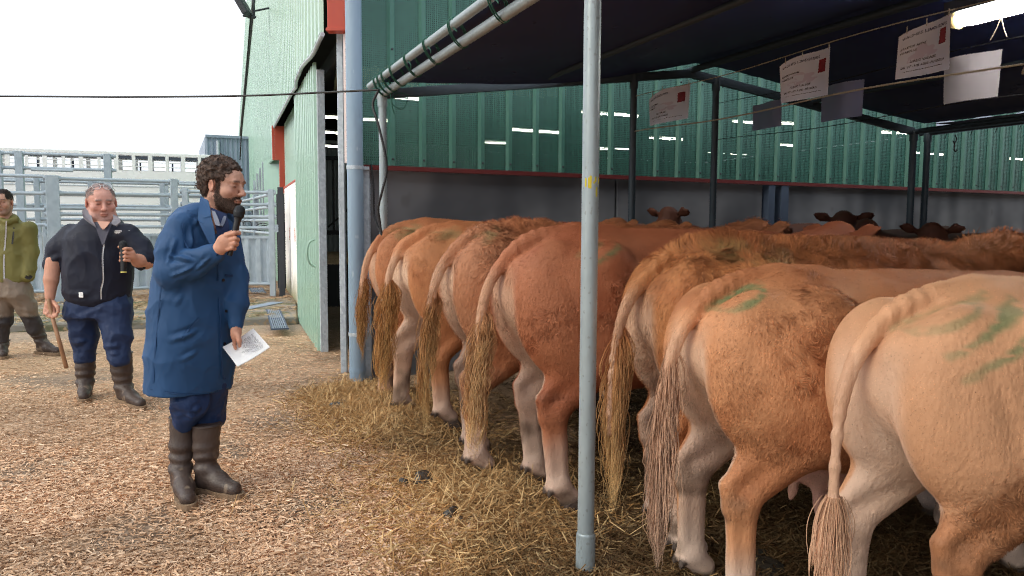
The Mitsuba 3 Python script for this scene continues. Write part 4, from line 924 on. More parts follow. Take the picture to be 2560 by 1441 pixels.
    col = col * (1 - 0.9 * dew[:, None]) + A([0.03, 0.022, 0.018]) * 0.9 * dew[:, None]
    t = 0.8 * sstep(0.075, 0.04, z + 0.05 * (g - 0.5)); col = col * (1 - t[:, None]) + A([0.07, 0.05, 0.035]) * t[:, None]
    r = curly(v, c); t = (0.45 + 0.2 * bool(c.get('woolly'))) * r * sstep(0.45, 0.62, g); col = col * (1 - t[:, None]) + dark * 0.6 * t[:, None]  # shadow in the gaps between curls, painted into the hide colour
    t = sstep(2.44, 2.52, x); col = col * (1 - t[:, None]) + A([0.55, 0.36, 0.28]) * t[:, None]
    for (xa, za, xb, zb, w, a, yy) in c.get('marks', ()):
        ab = A([xb - xa, zb - za]); L = ab @ ab
        q = np.clip(((x - xa) * ab[0] + (z - za) * ab[1]) / L, 0, 1)
        dd = np.hypot(x - xa - q * ab[0], z - za - q * ab[1]) / w + 1.1 * (nfbm(v, 22, 2, 5) - 0.5)
        t = 0.85 * a * sstep(1.2, 0.2, dd) * sstep(0.12, 0.5, nfbm(v * A([0.5, 1, 1.6]), 40, 2, 15)) * (0.5 + 0.5 * np.sin(np.pi * np.clip(q * 0.9 + 0.1, 0, 1))) * (np.sign(y) == yy) * (n[:, 2] > -0.2) * (np.abs(y) > 0.02); col = col * (1 - t[:, None]) + A([0.045, 0.17, 0.075]) * t[:, None]
    return np.clip(col, 0.01, 0.9)
def fur(m, col, c, N, rng):
    """short blades of hair on the hide: along the lie of the coat, standing and turned about in the curly patches"""
    v, f = np.asarray(m.vertices), np.asarray(m.faces); nv = vnormals(m)
    tri = v[f]; ar = np.linalg.norm(np.cross(tri[:, 1] - tri[:, 0], tri[:, 2] - tri[:, 0]), axis=1)
    ctr = tri.mean(1)
    w = ar * sstep(2.7, 1.2, ctr[:, 0]) * np.where(nv[f[:, 0], 1] > 0.5, 0.12, 1.0) * (ctr[:, 2] > 0.06)
    k = rng.choice(len(f), N, p=w / w.sum()); b = rng.dirichlet((1, 1, 1), N)
    p = (tri[k] * b[..., None]).sum(1); n = (nv[f[k]] * b[..., None]).sum(1); n /= np.linalg.norm(n, axis=1, keepdims=True) + 1e-9; cc = (col[f[k]] * b[..., None]).sum(1)
    r = curly(p, c)
    lay = np.stack([-0.35 - 0.3 * sstep(0.9, 1.3, p[:, 2]), 0 * r, -0.9 + 0.5 * sstep(1.2, 1.4, p[:, 2])], 1) + 0.25 * rng.normal(size=(N, 3))
    lay -= n * (lay * n).sum(1, keepdims=True); lay /= np.linalg.norm(lay, axis=1, keepdims=True) + 1e-9
    ang = (nfbm(p, 11, 2, c['seed'] + 60) - 0.5) * (1.5 + 11 * r)
    side = np.cross(n, lay); lay = lay * np.cos(ang)[:, None] + side * np.sin(ang)[:, None]; side = np.cross(n, lay)
    top = sstep(1.30, 1.37, p[:, 2])
    L = c.get('nap', 1.0) * (0.012 + 0.010 * rng.random(N) + 0.022 * r + 0.010 * top * c.get('shag', 0.5)) * np.where(p[:, 2] < 0.4, 0.6, 1.0)
    lift = 0.12 + 0.12 * rng.random(N) + 0.40 * r + 0.25 * top * c.get('shag', 0.5)
    wd = (0.0013 + 0.0012 * rng.random(N)) * (1 + 0.5 * r)
    tip = p + (lay * np.cos(lift)[:, None] + n * np.sin(lift)[:, None]) * L[:, None]
    V = np.stack([p + side * wd[:, None] - n * 0.001, p - side * wd[:, None] - n * 0.001, tip], 1).reshape(-1, 3)
    nn = n + 0.45 * side * rng.normal(size=(N, 1)) + 0.25 * lay * rng.random((N, 1)); nn /= np.linalg.norm(nn, axis=1, keepdims=True)
    tone = (1 + 0.17 * rng.normal(size=(N, 1)) + 0.10 * r[:, None]) * (0.80 + 0.40 * nfbm(p * A([1, 1, 0.6]), 30, 2, c['seed'] + 80))[:, None]
    ct_ = np.clip(cc * tone, 0.01, 0.9)
    CC = np.stack([ct_ * 0.85, ct_ * 0.85, np.clip(ct_ * 1.15, 0, 0.95)], 1).reshape(-1, 3)  # shadow relief of the fur put into colour: roots and clumps darker
    return tm(V, np.arange(3 * N).reshape(-1, 3)), CC, np.repeat(nn, 3, 0)
def switch(c, rng):
    """the brush of the tail: long waving strands"""
    P = smooth_path(c['tail'], 40); top, L, wv, N, spread = c['brush']           # fraction along the tail where it starts, strand length, wave, count, spread
    i0 = int(top * 39); ms, cols = [], []
    c0, c1 = A(c.get('brush0', (0.40, 0.17, 0.06))) * A([1.0, 0.97, 0.95]), A(c.get('brush1', (0.66, 0.44, 0.18))) * A([1.02, 0.98, 0.98])
    ph = rng.random(9) * 6.28
    N, K = int(N * 5.0), 11
    lock = [(rng.random() * 6.283, math.sqrt(rng.random()), rng.uniform(0.72, 1.0), rng.random() * 6.28, rng.uniform(0.7, 1.2), rng.random()**1.1) for _ in range(K)]
    for j in range(N):
        a, rr, ll, ph_, fr, q0 = lock[j % K]
        q = float(np.clip(q0 + 0.18 * rng.normal(), 0, 1)); st = P[int(i0 + q * (39 - i0))]
        a = a + 0.5 * rng.normal(); r0 = 0.012 + 0.006 * rng.random()
        l = L * ll * (0.78 + 0.22 * rng.random()) * (0.78 + 0.22 * q); t = np.linspace(0, 1, 10)
        env = spread * rr * (1.3 * t**0.85 if c.get('fan') else 1.3 * np.sin(np.pi * np.clip(t * 0.90, 0, 1)**0.9)**1.1)
        jit = (0.006 + 0.010 * np.sin(np.pi * t)) * (1 - 0.4 * t) * rng.normal(size=3)[:, None]
        wave = wv * 1.25 * t**0.9 * np.sin(t * 10.5 * fr * c.get('freq', 1.0) + ph_ + 0.25 * rng.normal())
        x = st[0] + (r0 * (1 - t) + env) * math.cos(a) + 0.8 * wave * math.cos(ph_) + jit[0]
        y = st[1] + (r0 * (1 - t) + env) * math.sin(a) + wave * math.sin(ph_ + 1) + jit[1]
        z = st[2] - l * t
        pts = np.stack([x + 0 * t, y + 0 * t, z], 1)
        pts[:, 2] = np.maximum(pts[:, 2], 0.03 + 0.01 * rng.random())
        m = tube(pts, np.interp(t, [0, 0.2, 0.7, 1], [0.0012, 0.0017, 0.0013, 0.0002]), 3, False)
        tt = np.repeat(np.clip(0.80 * t + 0.20 * q, 0, 1), 3); k = (0.62 + 0.38 * rr) * (0.80 + 0.40 * rng.random())
        ms.append(m); cols.append(mixc(c0, c1, np.clip(tt * 1.15, 0, 1)) * k)
    return cat(ms), np.vstack(cols)
def claws(c):
    """eight claws, two to a foot"""
    out = []
    hl, hr = c.get('hl', (0, 0)), c.get('hr', (0, 0))
    for (x, y) in ((0.085 + hl[0], 0.175 + hl[1]), (0.085 + hr[0], -(0.175 + hr[1])), (1.555, 0.165), (1.555, -0.165)):
        ms = []
        for q in (-1, 1):
            pts = []
            for (dx, dy, z, w) in ((0.005, 0.030, 0.0, 0.029), (0.10, 0.029, 0.0, 0.024), (0.130, 0.022, 0.0, 0.010), (0.01, 0.027, 0.035, 0.026), (0.075, 0.026, 0.055, 0.022)):
                for u in (-1, 1): pts.append((x + dx, y + q * dy + u * w, z))
            ms.append(trimesh.convex.convex_hull(A(pts)))
        out.append(cat(ms))
    return out
def build_cow(c, label, h, N):
    key = thing('cow', label, 'cow', 'tan and chestnut cows tethered in a row under the canopy')
    rng = np.random.default_rng(c['seed'])
    ang = math.atan2(TU[1], TU[0]) + c.get('turn', 0.0); o = at(c['px'], 700, c['d']); s = c['s']
    gz = float(height(A([o[0] + 0.2]), A([o[1]]))[0]) + c.get('dz', 0.0)
    R = rotz(ang) * s; M = np.eye(4); M[:3, :3] = R; M[:3, 3] = (o[0], o[1], gz - 0.012)
    # local x=0 of the animal stands at that spot
    xf = T(M.tolist())
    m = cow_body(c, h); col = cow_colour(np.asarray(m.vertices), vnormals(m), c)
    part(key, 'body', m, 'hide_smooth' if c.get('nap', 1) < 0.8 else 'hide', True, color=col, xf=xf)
    if N:
        fm, fc, fn = fur(m, col, c, N, rng)
        part(key, 'coat', fm, 'hair', color=fc, normals=fn, xf=xf, kind='stuff')
    sm, sc = switch(c, rng)
    part(key, 'tail_brush', sm, 'hair', True, color=sc, xf=xf, kind='stuff')
    for w in claws(c): part(key, 'hoof', w, 'hoof', xf=xf)
    if c.get('sore'):
        pass
    return key
TAIL = [(0.26, 0, 1.345), (0.12, 0.0, 1.305), (0.01, 0.0, 1.215), (-0.065, 0.0, 1.09), (-0.102, 0.0, 0.92), (-0.112, 0.0, 0.72)]
def tail(dy=0.0, end=0.60, out=0.0):
    P = [list(p) for p in TAIL]; P[3][1] += dy * 0.3; P[4][1] += dy * 0.6; P[5][1] += dy; P[5][2] = end
    P[5][2] -= 0.07; P[4][2] -= 0.03
    for i in (3, 4, 5): P[i][0] -= out
    return P
COWS = [
 (dict(px=940, d=6.2, s=1.055, turn=0.05, seed=1, nap=0.7, base=(0.400, 0.162, 0.073), tail=tail(0.02, 0.72), brush=(0.72, 0.36, 0.03, 80, 0.030), brush0=(0.36, 0.14, 0.05), brush1=(0.58, 0.36, 0.14), hr=(-0.05, 0.0), hl=(0.10, 0), marks=[(0.30, 1.34, 0.12, 1.27, 0.05, 0.5, -1)], sock=0.35, pale=0.6),
  'chestnut cow farthest along the row, beside the drainpipe'),
 (dict(px=1003, d=5.35, s=1.015, turn=0.02, seed=2, nap=0.7, base=(0.450, 0.192, 0.084), tail=tail(0.03, 0.70), brush=(0.70, 0.50, 0.05, 120, 0.05), brush0=(0.46, 0.20, 0.07), brush1=(0.68, 0.43, 0.17), hl=(-0.02, 0.02), hr=(0.16, 0.02), pale=0.95, curl=1.0, marks=[(0.36, 1.34, 0.2, 1.3, 0.04, 0.4, -1)]),
  'second cow from the drainpipe, orange coat with curly golden tail brush'),
 (dict(px=1122, d=4.5, s=1.05, turn=0.03, seed=3, base=(0.380, 0.168, 0.088), tail=tail(0.05, 0.66), brush=(0.70, 0.40, 0.04, 90, 0.03), brush0=(0.38, 0.14, 0.055), brush1=(0.62, 0.42, 0.18), hr=(0.02, 0.0), hl=(0.14, 0.0), woolly=0.45, shag=1.0, muck=0.22, marks=[(0.26, 1.36, 0.14, 1.30, 0.025, 0.5, -1), (0.40, 1.28, 0.28, 1.25, 0.025, 0.5, -1)]),
  'third cow from the drainpipe, shaggy brown coat with a muddy hock'),
 (dict(px=1252, d=3.84, s=1.012, turn=0.0, seed=4, nap=0.65, base=(0.330, 0.122, 0.060), dark=(0.22, 0.055, 0.022), tail=tail(0.04, 0.66), brush=(0.72, 0.40, 0.055, 110, 0.042), brush0=(0.42, 0.18, 0.08), brush1=(0.70, 0.50, 0.25), freq=1.3, hr=(0.16, 0.02), hl=(0.20, 0.0), pale=0.5, curl=1.0, patch=[(0.52, 1.02, 0.10, 0.17)], marks=[(0.52, 1.30, 0.30, 1.20, 0.018, 0.7, -1), (0.42, 1.32, 0.28, 1.25, 0.015, 0.4, -1)]),
  'reddish brown cow directly left of the front post'),
 (dict(px=1600, d=3.38, s=1.0, turn=-0.06, seed=5, base=(0.420, 0.178, 0.070), tail=tail(0.05, 0.60), brush=(0.70, 0.50, 0.03, 150, 0.045), brush0=(0.46, 0.17, 0.06), brush1=(0.64, 0.44, 0.20), hr=(0.06, 0.02), hl=(0.15, 0.0), woolly=0.75, shag=1.6, pale=0.7, tailw=0.9, leg=(0.66, 0.54, 0.46), marks=[(0.42, 1.36, 0.30, 1.34, 0.05, 0.45, -1), (0.62, 1.30, 0.36, 1.20, 0.07, 0.45, -1)]),
  'woolly ginger cow directly right of the front post, long golden tail brush'),
 (dict(px=1730, d=2.88, s=0.93, turn=-0.10, seed=6, nap=0.6, base=(0.490, 0.228, 0.110), tail=tail(0.02, 0.62), brush=(0.66, 0.46, 0.035, 170, 0.034), brush0=(0.50, 0.28, 0.17), brush1=(0.60, 0.42, 0.30), hr=(0.08, 0.0), hl=(0.06, 0.0), udder=1, pale=0.75, curl=0.8, patch=[(0.42, 1.14, 0.12, 0.10), (0.30, 0.98, 0.05, 0.05)], leg=(0.66, 0.52, 0.42), marks=[(0.26, 1.345, 0.05, 1.24, 0.014, 0.85, -1)]),
  'tan cow with a pale tail and teats showing, second from the right edge'),
 (dict(px=2178, d=2.38, s=0.925, turn=-0.20, seed=7, nap=0.4, tailw=0.86, base=(0.530, 0.285, 0.160), dark=(0.46, 0.24, 0.13), tail=tail(0.0, 0.46), brush=(0.92, 0.36, 0.012, 220, 0.05), brush0=(0.58, 0.35, 0.22), brush1=(0.70, 0.46, 0.30), freq=0.5, fan=1, hr=(0.18, 0.02), hl=(0.02, 0.0), curl=0.1, shank=(0.13, 0.60), patch=[(0.45, 0.66, 0.26, 0.20)], pale=0.6, cream=(0.68, 0.50, 0.38), marks=[(0.34, 1.36, 0.06, 1.24, 0.014, 0.55, -1), (0.40, 1.34, 0.10, 1.18, 0.020, 0.8, -1), (0.48, 1.31, 0.13, 1.11, 0.020, 0.75, -1)]),
  'nearest cow at the right edge, pale clipped rump with three green stripes'),
]
HH = [0.017, 0.017, 0.015, 0.014, 0.012, 0.0115, 0.0105]
NN = [40000, 45000, 60000, 75000, 100000, 90000, 90000]
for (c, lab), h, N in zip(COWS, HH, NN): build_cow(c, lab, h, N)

# the row tethered opposite, heads this way, deep in the shade
for i, (px, d, s, hp, face, lab) in enumerate(((1672, 8.3, 1.05, 0.3, 1, 'dark cow by the back post with its ears up'), (1935, 8.2, 0.98, 0.2, 1, 'dark cow in the shade behind the ginger cow, only poll and ears showing'), (2110, 7.9, 1.03, 0.5, 1, 'dark cow in the shade, left one of the pair beside the blue grey column'),
        (2190, 7.4, 1.0, -0.4, 1, 'dark cow in the shade, right one of the pair beside the blue grey column'), (2340, 6.9, 0.98, 0.3, 1, 'dark cow in the shade with a pale ear tag near the right edge'))):
    key = thing('cow', lab, 'cow', 'dark cows in the shade at the back')
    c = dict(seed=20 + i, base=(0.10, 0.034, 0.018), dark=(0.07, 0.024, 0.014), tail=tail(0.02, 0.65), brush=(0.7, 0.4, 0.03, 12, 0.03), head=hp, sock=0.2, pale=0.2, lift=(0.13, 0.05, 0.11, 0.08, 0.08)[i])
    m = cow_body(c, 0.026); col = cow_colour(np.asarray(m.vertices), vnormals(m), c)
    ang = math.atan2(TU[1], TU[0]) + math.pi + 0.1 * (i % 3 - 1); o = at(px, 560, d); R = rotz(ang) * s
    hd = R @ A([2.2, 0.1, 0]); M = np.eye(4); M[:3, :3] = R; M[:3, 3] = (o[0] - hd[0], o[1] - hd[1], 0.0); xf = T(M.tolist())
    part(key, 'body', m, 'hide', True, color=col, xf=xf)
    for w in claws(c): part(key, 'hoof', w, 'hoof', xf=xf)
    if i == 4:
        q = M[:3, :3] @ A([2.1, -0.28, 1.30]) + M[:3, 3]; part(key, 'ear_tag', bbox_bevel(q, A([0.4, -0.9, 0]), A([0.9, 0.4, 0]), ZV, (0.05, 0.006, 0.07), 0.002), 'lamp_glass')
# the rail they are tied to
k = thing('tether_rail', 'galvanised rail on posts that the cattle are tied to', 'rail')
part(k, 'rail', rod(tp(2.75, -0.6) * A([1, 1, 0]) + ZV * 0.85, tp(2.75, 9) * A([1, 1, 0]) + ZV * 0.85, 0.03), 'painted_frame', 40)
# ================================================================ people
material('skin', bump(pr(VC, 0.5, specular=0.35), lambda p, n, uv: fbm(p.x * 160, p.y * 160, p.z * 160, 2) * 0.0012, 1.0, eps=1e-3))
material('coat_cloth', bump(pr(VC, 0.62, specular=0.3, sheen=0.3), lambda p, n, uv: noise(p.x * 500, p.y * 500, p.z * 500) * 0.0005 + fbm(p.x * 20, p.y * 20, p.z * 9, 2) * 0.004, 1.0, eps=1e-3))
material('boot_rubber', pr(proc(lambda p, n, uv: mix(mix(C(0.042, 0.028, 0.024), C(0.078, 0.055, 0.046), fbm(p.x * 9, p.y * 9, p.z * 7, 3)), C(0.24, 0.18, 0.13), smoothstep(0.62, 0.8, fbm(p.x * 24, p.y * 24, p.z * 18, 2)) * smoothstep(0.35, 0.0, p.z) * 0.7)), 0.5))
material('boot_sole', pr(proc(lambda p, n, uv: mix(C(0.17, 0.11, 0.065), C(0.28, 0.19, 0.12), fbm(p.x * 30, p.y * 30, p.z * 30, 2))), 0.8))
material('mic_black', pr((0.010, 0.010, 0.012), 0.35)); material('mic_grille', bump(pr((0.02, 0.022, 0.026), 0.4, metallic=0.5), lambda p, n, uv: noise(p.x * 700, p.y * 700, p.z * 700) * 0.002, 1.0, eps=5e-4))
material('shirt', pr((0.14, 0.16, 0.22), 0.7)); material('grey_collar', pr((0.17, 0.165, 0.19), 0.75)); material('zip', pr((0.45, 0.46, 0.48), 0.35, metallic=0.6))
material('white_mark', pr((0.75, 0.76, 0.78), 0.6)); material('wood_stick', pr(proc(lambda p, n, uv: mix(C(0.22, 0.10, 0.05), C(0.42, 0.24, 0.13), fbm(p.x * 30, p.y * 30, p.z * 10, 3))), 0.55))
material('spectacles', pr((0.55, 0.57, 0.6), 0.2)); material('lens', {'type': 'thindielectric'})
material('paper', pr((0.80, 0.82, 0.84), 0.6)); material('ink', pr((0.12, 0.12, 0.14), 0.7)); material('brass', pr((0.55, 0.5, 0.12), 0.4)); material('black_zip', pr((0.02, 0.02, 0.02), 0.6))

def flat_colour(m, c, amp=0.12, f=9, seed=1):
    v = np.asarray(m.vertices); k = 1 + amp * 2 * (nfbm(v, f, 3, seed) - 0.5); return np.clip(A(c)[None] * k[:, None], 0, 0.95)
def head_meshes(O, R, sc, o):
    """skin with face, hair and beard of a head; local x forwards, y to the left, z up, origin between the ears"""
    w = o.get('wide', 1.0); h = 0.0042
    S = Sdf((-0.13, -0.105 * w, -0.215), (0.135, 0.105 * w, 0.135), h)
    S.ell((-0.015, 0, 0.04), (0.098, 0.076 * w, 0.088), 0.03)
    S.ell((0.03, 0, -0.03), (0.060, 0.060 * w, 0.082), 0.03)
    S.ell((0.058, 0, 0.045), (0.036, 0.052, 0.036), 0.03)                                  # forehead
    for s in (-1, 1):
        S.cone((-0.01, s * 0.056 * w, -0.05), (0.060, s * 0.022, -0.098), 0.022 * w, 0.020, 0.03)      # jaw
        S.ell((0.055, s * 0.046 * w, -0.022), (0.030, 0.022, 0.024), 0.02)                    # cheek
        if o.get('jowl'): S.ell((0.03, s * 0.052, -0.085), (0.05, 0.036, 0.035), 0.03)
    S.ell((0.072, 0, -0.103), (0.022, 0.024, 0.018), 0.02)
    if o.get('jowl'): S.ell((0.015, 0, -0.125), (0.065, 0.058, 0.03), 0.03)
    S.cone((0.087, -0.040, 0.030), (0.087, 0.040, 0.030), 0.010, 0.010, 0.014)              # brow
    for s in (-1, 1): S.ell((0.096, s * 0.031, 0.010), (0.014, 0.019, 0.011), 0.008, cut=True)
    S.cone((0.090, 0, 0.020), (0.112, 0, -0.022), 0.009, 0.013, 0.010)
    S.ell((0.118, 0, -0.026), (0.012, 0.013, 0.011), 0.008)
    for s in (-1, 1): S.ell((0.104, s * 0.013, -0.031), (0.012, 0.008, 0.008), 0.006)
    for s in (-1, 1): S.ell((0.079, s * 0.031, 0.010), (0.0135, 0.0150, 0.0125), 0.004)           # lids over the eyes
    S.ell((0.094, 0, -0.060), (0.012, 0.025, 0.007), 0.006); S.ell((0.091, 0, -0.071), (0.012, 0.021, 0.007), 0.006)
    S.ell((0.104, 0, -0.0655), (0.008, 0.020, 0.0018), 0.003, cut=True)
    for s in (-1, 1):
        Re = rotz(s * 0.35) @ roty(-0.2)
        S.ell((-0.012, s * 0.078 * w, 0.0), (0.020, 0.008, 0.033), 0.004, Re); S.ell((-0.006, s * 0.086 * w, 0.002), (0.010, 0.006, 0.018), 0.005, Re, cut=True)
    S.cone((-0.030, 0, -0.05), (-0.052, 0, -0.30), 0.056 * o.get('neck', 1.0), 0.064 * o.get('neck', 1.0), 0.03)
    m = S.mesh(3); v = np.array(m.vertices); n = vnormals(m); x, y, z = v.T
    base = A(o.get('skin', (0.50, 0.27, 0.19)))
    c = base[None] * (0.93 + 0.14 * nfbm(v, 30, 2, 3))[:, None]
    def tint(t, q):
        nonlocal c; c = c * (1 - t[:, None]) + A(q)[None] * t[:, None]
    g = lambda cx, cy, cz, r: np.exp(-(((x - cx)**2 + (np.abs(y) - cy)**2 + (z - cz)**2) / r**2))
    tint(0.3 * g(0.08, 0.042, -0.025, 0.030), base * A([1.0, 0.72, 0.68])); tint(0.45 * g(0.118, 0, -0.026, 0.016), base * A([1.0, 0.7, 0.66])); tint(0.5 * g(-0.01, 0.085, 0, 0.03), base * A([1.0, 0.7, 0.62]))
    lip = (x > 0.07) * np.exp(-(z + 0.0655)**2 / 0.008**2) * sstep(0.027, 0.018, np.abs(y)); tint(0.75 * lip, base * A([0.72, 0.45, 0.42]))
    br = (x > 0.05) * np.exp(-((z - 0.033 + 0.12 * np.maximum(np.abs(y) - 0.03, 0)) / 0.0055)**2) * sstep(0.008, 0.016, np.abs(y)) * sstep(0.054, 0.046, np.abs(y)); tint(0.85 * br, o['hair'])
    eye = (x > 0.06) * np.exp(-(((np.abs(y) - 0.031) / 0.013)**2 + ((z - (0.006 if o.get('down') else 0.009)) / (0.0035 if o.get('down') else 0.0048))**2)); tint(0.9 * np.clip(eye * 1.3, 0, 1), (0.03, 0.02, 0.018))
    soc = (x > 0.05) * g(0.09, 0.031, 0.012, 0.020); tint(0.3 * soc, base * A([0.6, 0.5, 0.5]))
    chinz = sstep(-0.045, -0.066, z - 0.55 * np.maximum(0.055 - x, 0)) * (z > -0.128) * sstep(0.0, 0.018, x + 0.0 * z)
    must = (x > 0.080) * np.exp(-((z + 0.048) / 0.006)**2) * sstep(0.036, 0.026, np.abs(y))
    sideb = sstep(0.004, 0.012, x) * sstep(0.034, 0.022, x) * (np.abs(y) > 0.05) * (z > -0.06) * (z < 0.035)
    beard = np.clip(np.maximum(np.maximum(chinz, must), sideb) * (1 - np.clip(lip * 1.4, 0, 1)), 0, 1)
    tint(beard * o.get('stubble', 0.25), o['hair'])
    scalp_line = o.get('hairline', 0.088)
    front = z - (scalp_line - 0.05 * sstep(0.035, 0.06, np.abs(y)))      # hair above this on the front
    scalp = np.where(x > 0.03, sstep(-0.004, 0.012, front), np.where(x > -0.005, sstep(0.0, 0.02, z - 0.01 - 0.9 * np.maximum(x, 0)), sstep(-0.06, -0.04, z - 0.2 * (x + 0.03) * 0)))
    scalp = scalp * (1 - np.clip(np.exp(-(((x + 0.01) / 0.024)**2 + (z / 0.036)**2)) * (np.abs(y) > 0.068 * w) * 1.6, 0, 1))
    tint(scalp * o.get('scalp', 0.8), o['hair'])
    W = lambda q: q @ (A(R).T * sc) + A(O)
    out = {'skin': (tm(W(v), m.faces), np.clip(c, 0, 0.95))}
    rng = np.random.default_rng(o.get('seed', 1))
    def blades(weight, N, L, lift, width, cols, dirf, curl=0.0):
        f = np.asarray(m.faces); tri = v[f]; ar = np.linalg.norm(np.cross(tri[:, 1] - tri[:, 0], tri[:, 2] - tri[:, 0]), axis=1)
        p_ = ar * weight[f].mean(1)**1.5; k = rng.choice(len(f), N, p=p_ / p_.sum()); b = rng.dirichlet((1, 1, 1), N)
        p = (tri[k] * b[..., None]).sum(1); nn = (n[f[k]] * b[..., None]).sum(1); nn /= np.linalg.norm(nn, axis=1, keepdims=True)
        lay = dirf(p) + 0.35 * rng.normal(size=(N, 3)); lay -= nn * (lay * nn).sum(1, keepdims=True); lay /= np.linalg.norm(lay, axis=1, keepdims=True)
        sd_ = np.cross(nn, lay); ln = L * (0.5 + 0.8 * rng.random(N))[:, None]; lf = lift * (0.6 + 0.8 * rng.random(N))[:, None]
        d = lay * np.cos(lf) + nn * np.sin(lf)
        mid = p + d * ln * 0.55 + sd_ * (rng.normal(size=(N, 1)) * curl * L); tip = p + d * ln + lay * curl * L * 0.4 - nn * curl * L * 0.5
        V = np.stack([p + sd_ * width, p - sd_ * width, mid + sd_ * width, mid - sd_ * width, tip], 1)
        Fb = (np.arange(N)[:, None, None] * 5 + A([[0, 1, 3], [0, 3, 2], [2, 3, 4]])).reshape(-1, 3)
        cc = A(cols[0])[None] + (A(cols[1]) - A(cols[0]))[None] * rng.random((N, 1))
        nr = nn + 0.4 * sd_ * rng.normal(size=(N, 1)); nr /= np.linalg.norm(nr, axis=1, keepdims=True)
        return tm(W(V.reshape(-1, 3)), Fb), np.repeat(cc, 5, 0), np.repeat(nr @ A(R).T, 5, 0)
    hc = A(o['hair'])
    if o.get('curls'):
        S2 = Sdf((-0.16, -0.13, -0.11), (0.11, 0.13, 0.19), 0.0055)
        S2.ell((-0.022, 0, 0.058), (0.108, 0.094, 0.092), 0.02); S2.ell((-0.055, 0, 0.0), (0.062, 0.082, 0.075), 0.03)
        def wf(X, Y, Z):
            q = np.stack(np.broadcast_arrays(X, Y, Z), -1); return 0.024 * (meshkit.fbm(q * 42, 2, 5) - 0.5) + 0.018 * (meshkit.fbm(q * 90, 1, 8) - 0.5)
        S2.op(lambda X, Y, Z: np.maximum(np.maximum(X - 0.5 * (Z - 0.05) - 0.062 + 0.3 * np.abs(Y), -9) * -1.0, -9) * 0 + (0.5 * (Z - 0.062) + (0.040 - X) + 0.0 * Y) * 1.0, (-0.16, -0.13, -0.11), (0.11, 0.13, 0.19), 0.008, cut=True) if False else None
        def face_cut(X, Y, Z): return np.maximum(0.052 - 0.25 * np.maximum(Z - 0.06, 0) - X + 0 * Y, Z - (0.086 - 0.9 * np.maximum(np.abs(Y) - 0.030, 0)) + 0 * X)
        S2.op(lambda X, Y, Z: face_cut(X, Y, Z), (-0.16, -0.13, -0.11), (0.12, 0.13, 0.19), 0.008, cut=True)
        S2.op(lambda X, Y, Z: np.maximum(np.maximum(-0.030 - X + 0 * Y, Z - 0.030 + 0 * X), 0.045 - np.abs(Y) + 0 * X), (-0.16, -0.13, -0.11), (0.12, 0.13, 0.19), 0.008, cut=True)
        S2.warp(wf); m2 = S2.mesh(1); v2 = np.asarray(m2.vertices)
        k = sstep(0.35, 0.65, nfbm(v2, 60, 2, 4)); c2 = mixc(hc * 0.55, hc * 1.7, k)
        ms, cs = [tm(W(v2), m2.faces)], [c2]
        n2 = vnormals(m2); idx = rng.choice(len(v2), 900)
        for i in idx:
            q = v2[i] - n2[i] * 0.003; a = unit(np.cross(n2[i], rng.normal(size=3))); b_ = np.cross(n2[i], a); r = rng.uniform(0.004, 0.009); t = np.linspace(0, rng.uniform(3.5, 7), 11)
            P = q + np.outer(np.cos(t) * r, a) + np.outer(np.sin(t) * r, n2[i] * 0.8 + b_ * 0.4) + np.outer(t * 0.0012, b_)
            q_ = tube(W(P), np.interp(np.arange(11), [0, 8, 10], [0.0013, 0.0013, 0.0004]) * sc, 3, False); ms.append(q_); cs.append(np.repeat((hc * rng.uniform(0.6, 2.3))[None], len(q_.vertices), 0))
        out['hair'] = (cat(ms), np.vstack(cs), None)
        out['beard'] = blades(np.clip(beard, 0, 1) * (x > -0.02), 5200, 0.0105, 0.6, 0.0010, (hc * 0.5, hc * 2.8), lambda p: np.stack([0.3 + 0 * p[:, 0], 0 * p[:, 0], -1 + 0 * p[:, 0]], 1), 0.3)
    else:
        out['hair'] = blades(np.clip(scalp, 0, 1), o.get('nhair', 4500), o.get('lhair', 0.016), 0.5, 0.0010, (hc * 0.7, hc * 1.5), lambda p: np.stack([-0.3 + 0.9 * (p[:, 2] > 0.09), 0 * p[:, 0], -1.0 + 1.0 * (p[:, 2] > 0.09)], 1), 0.1)
    return out
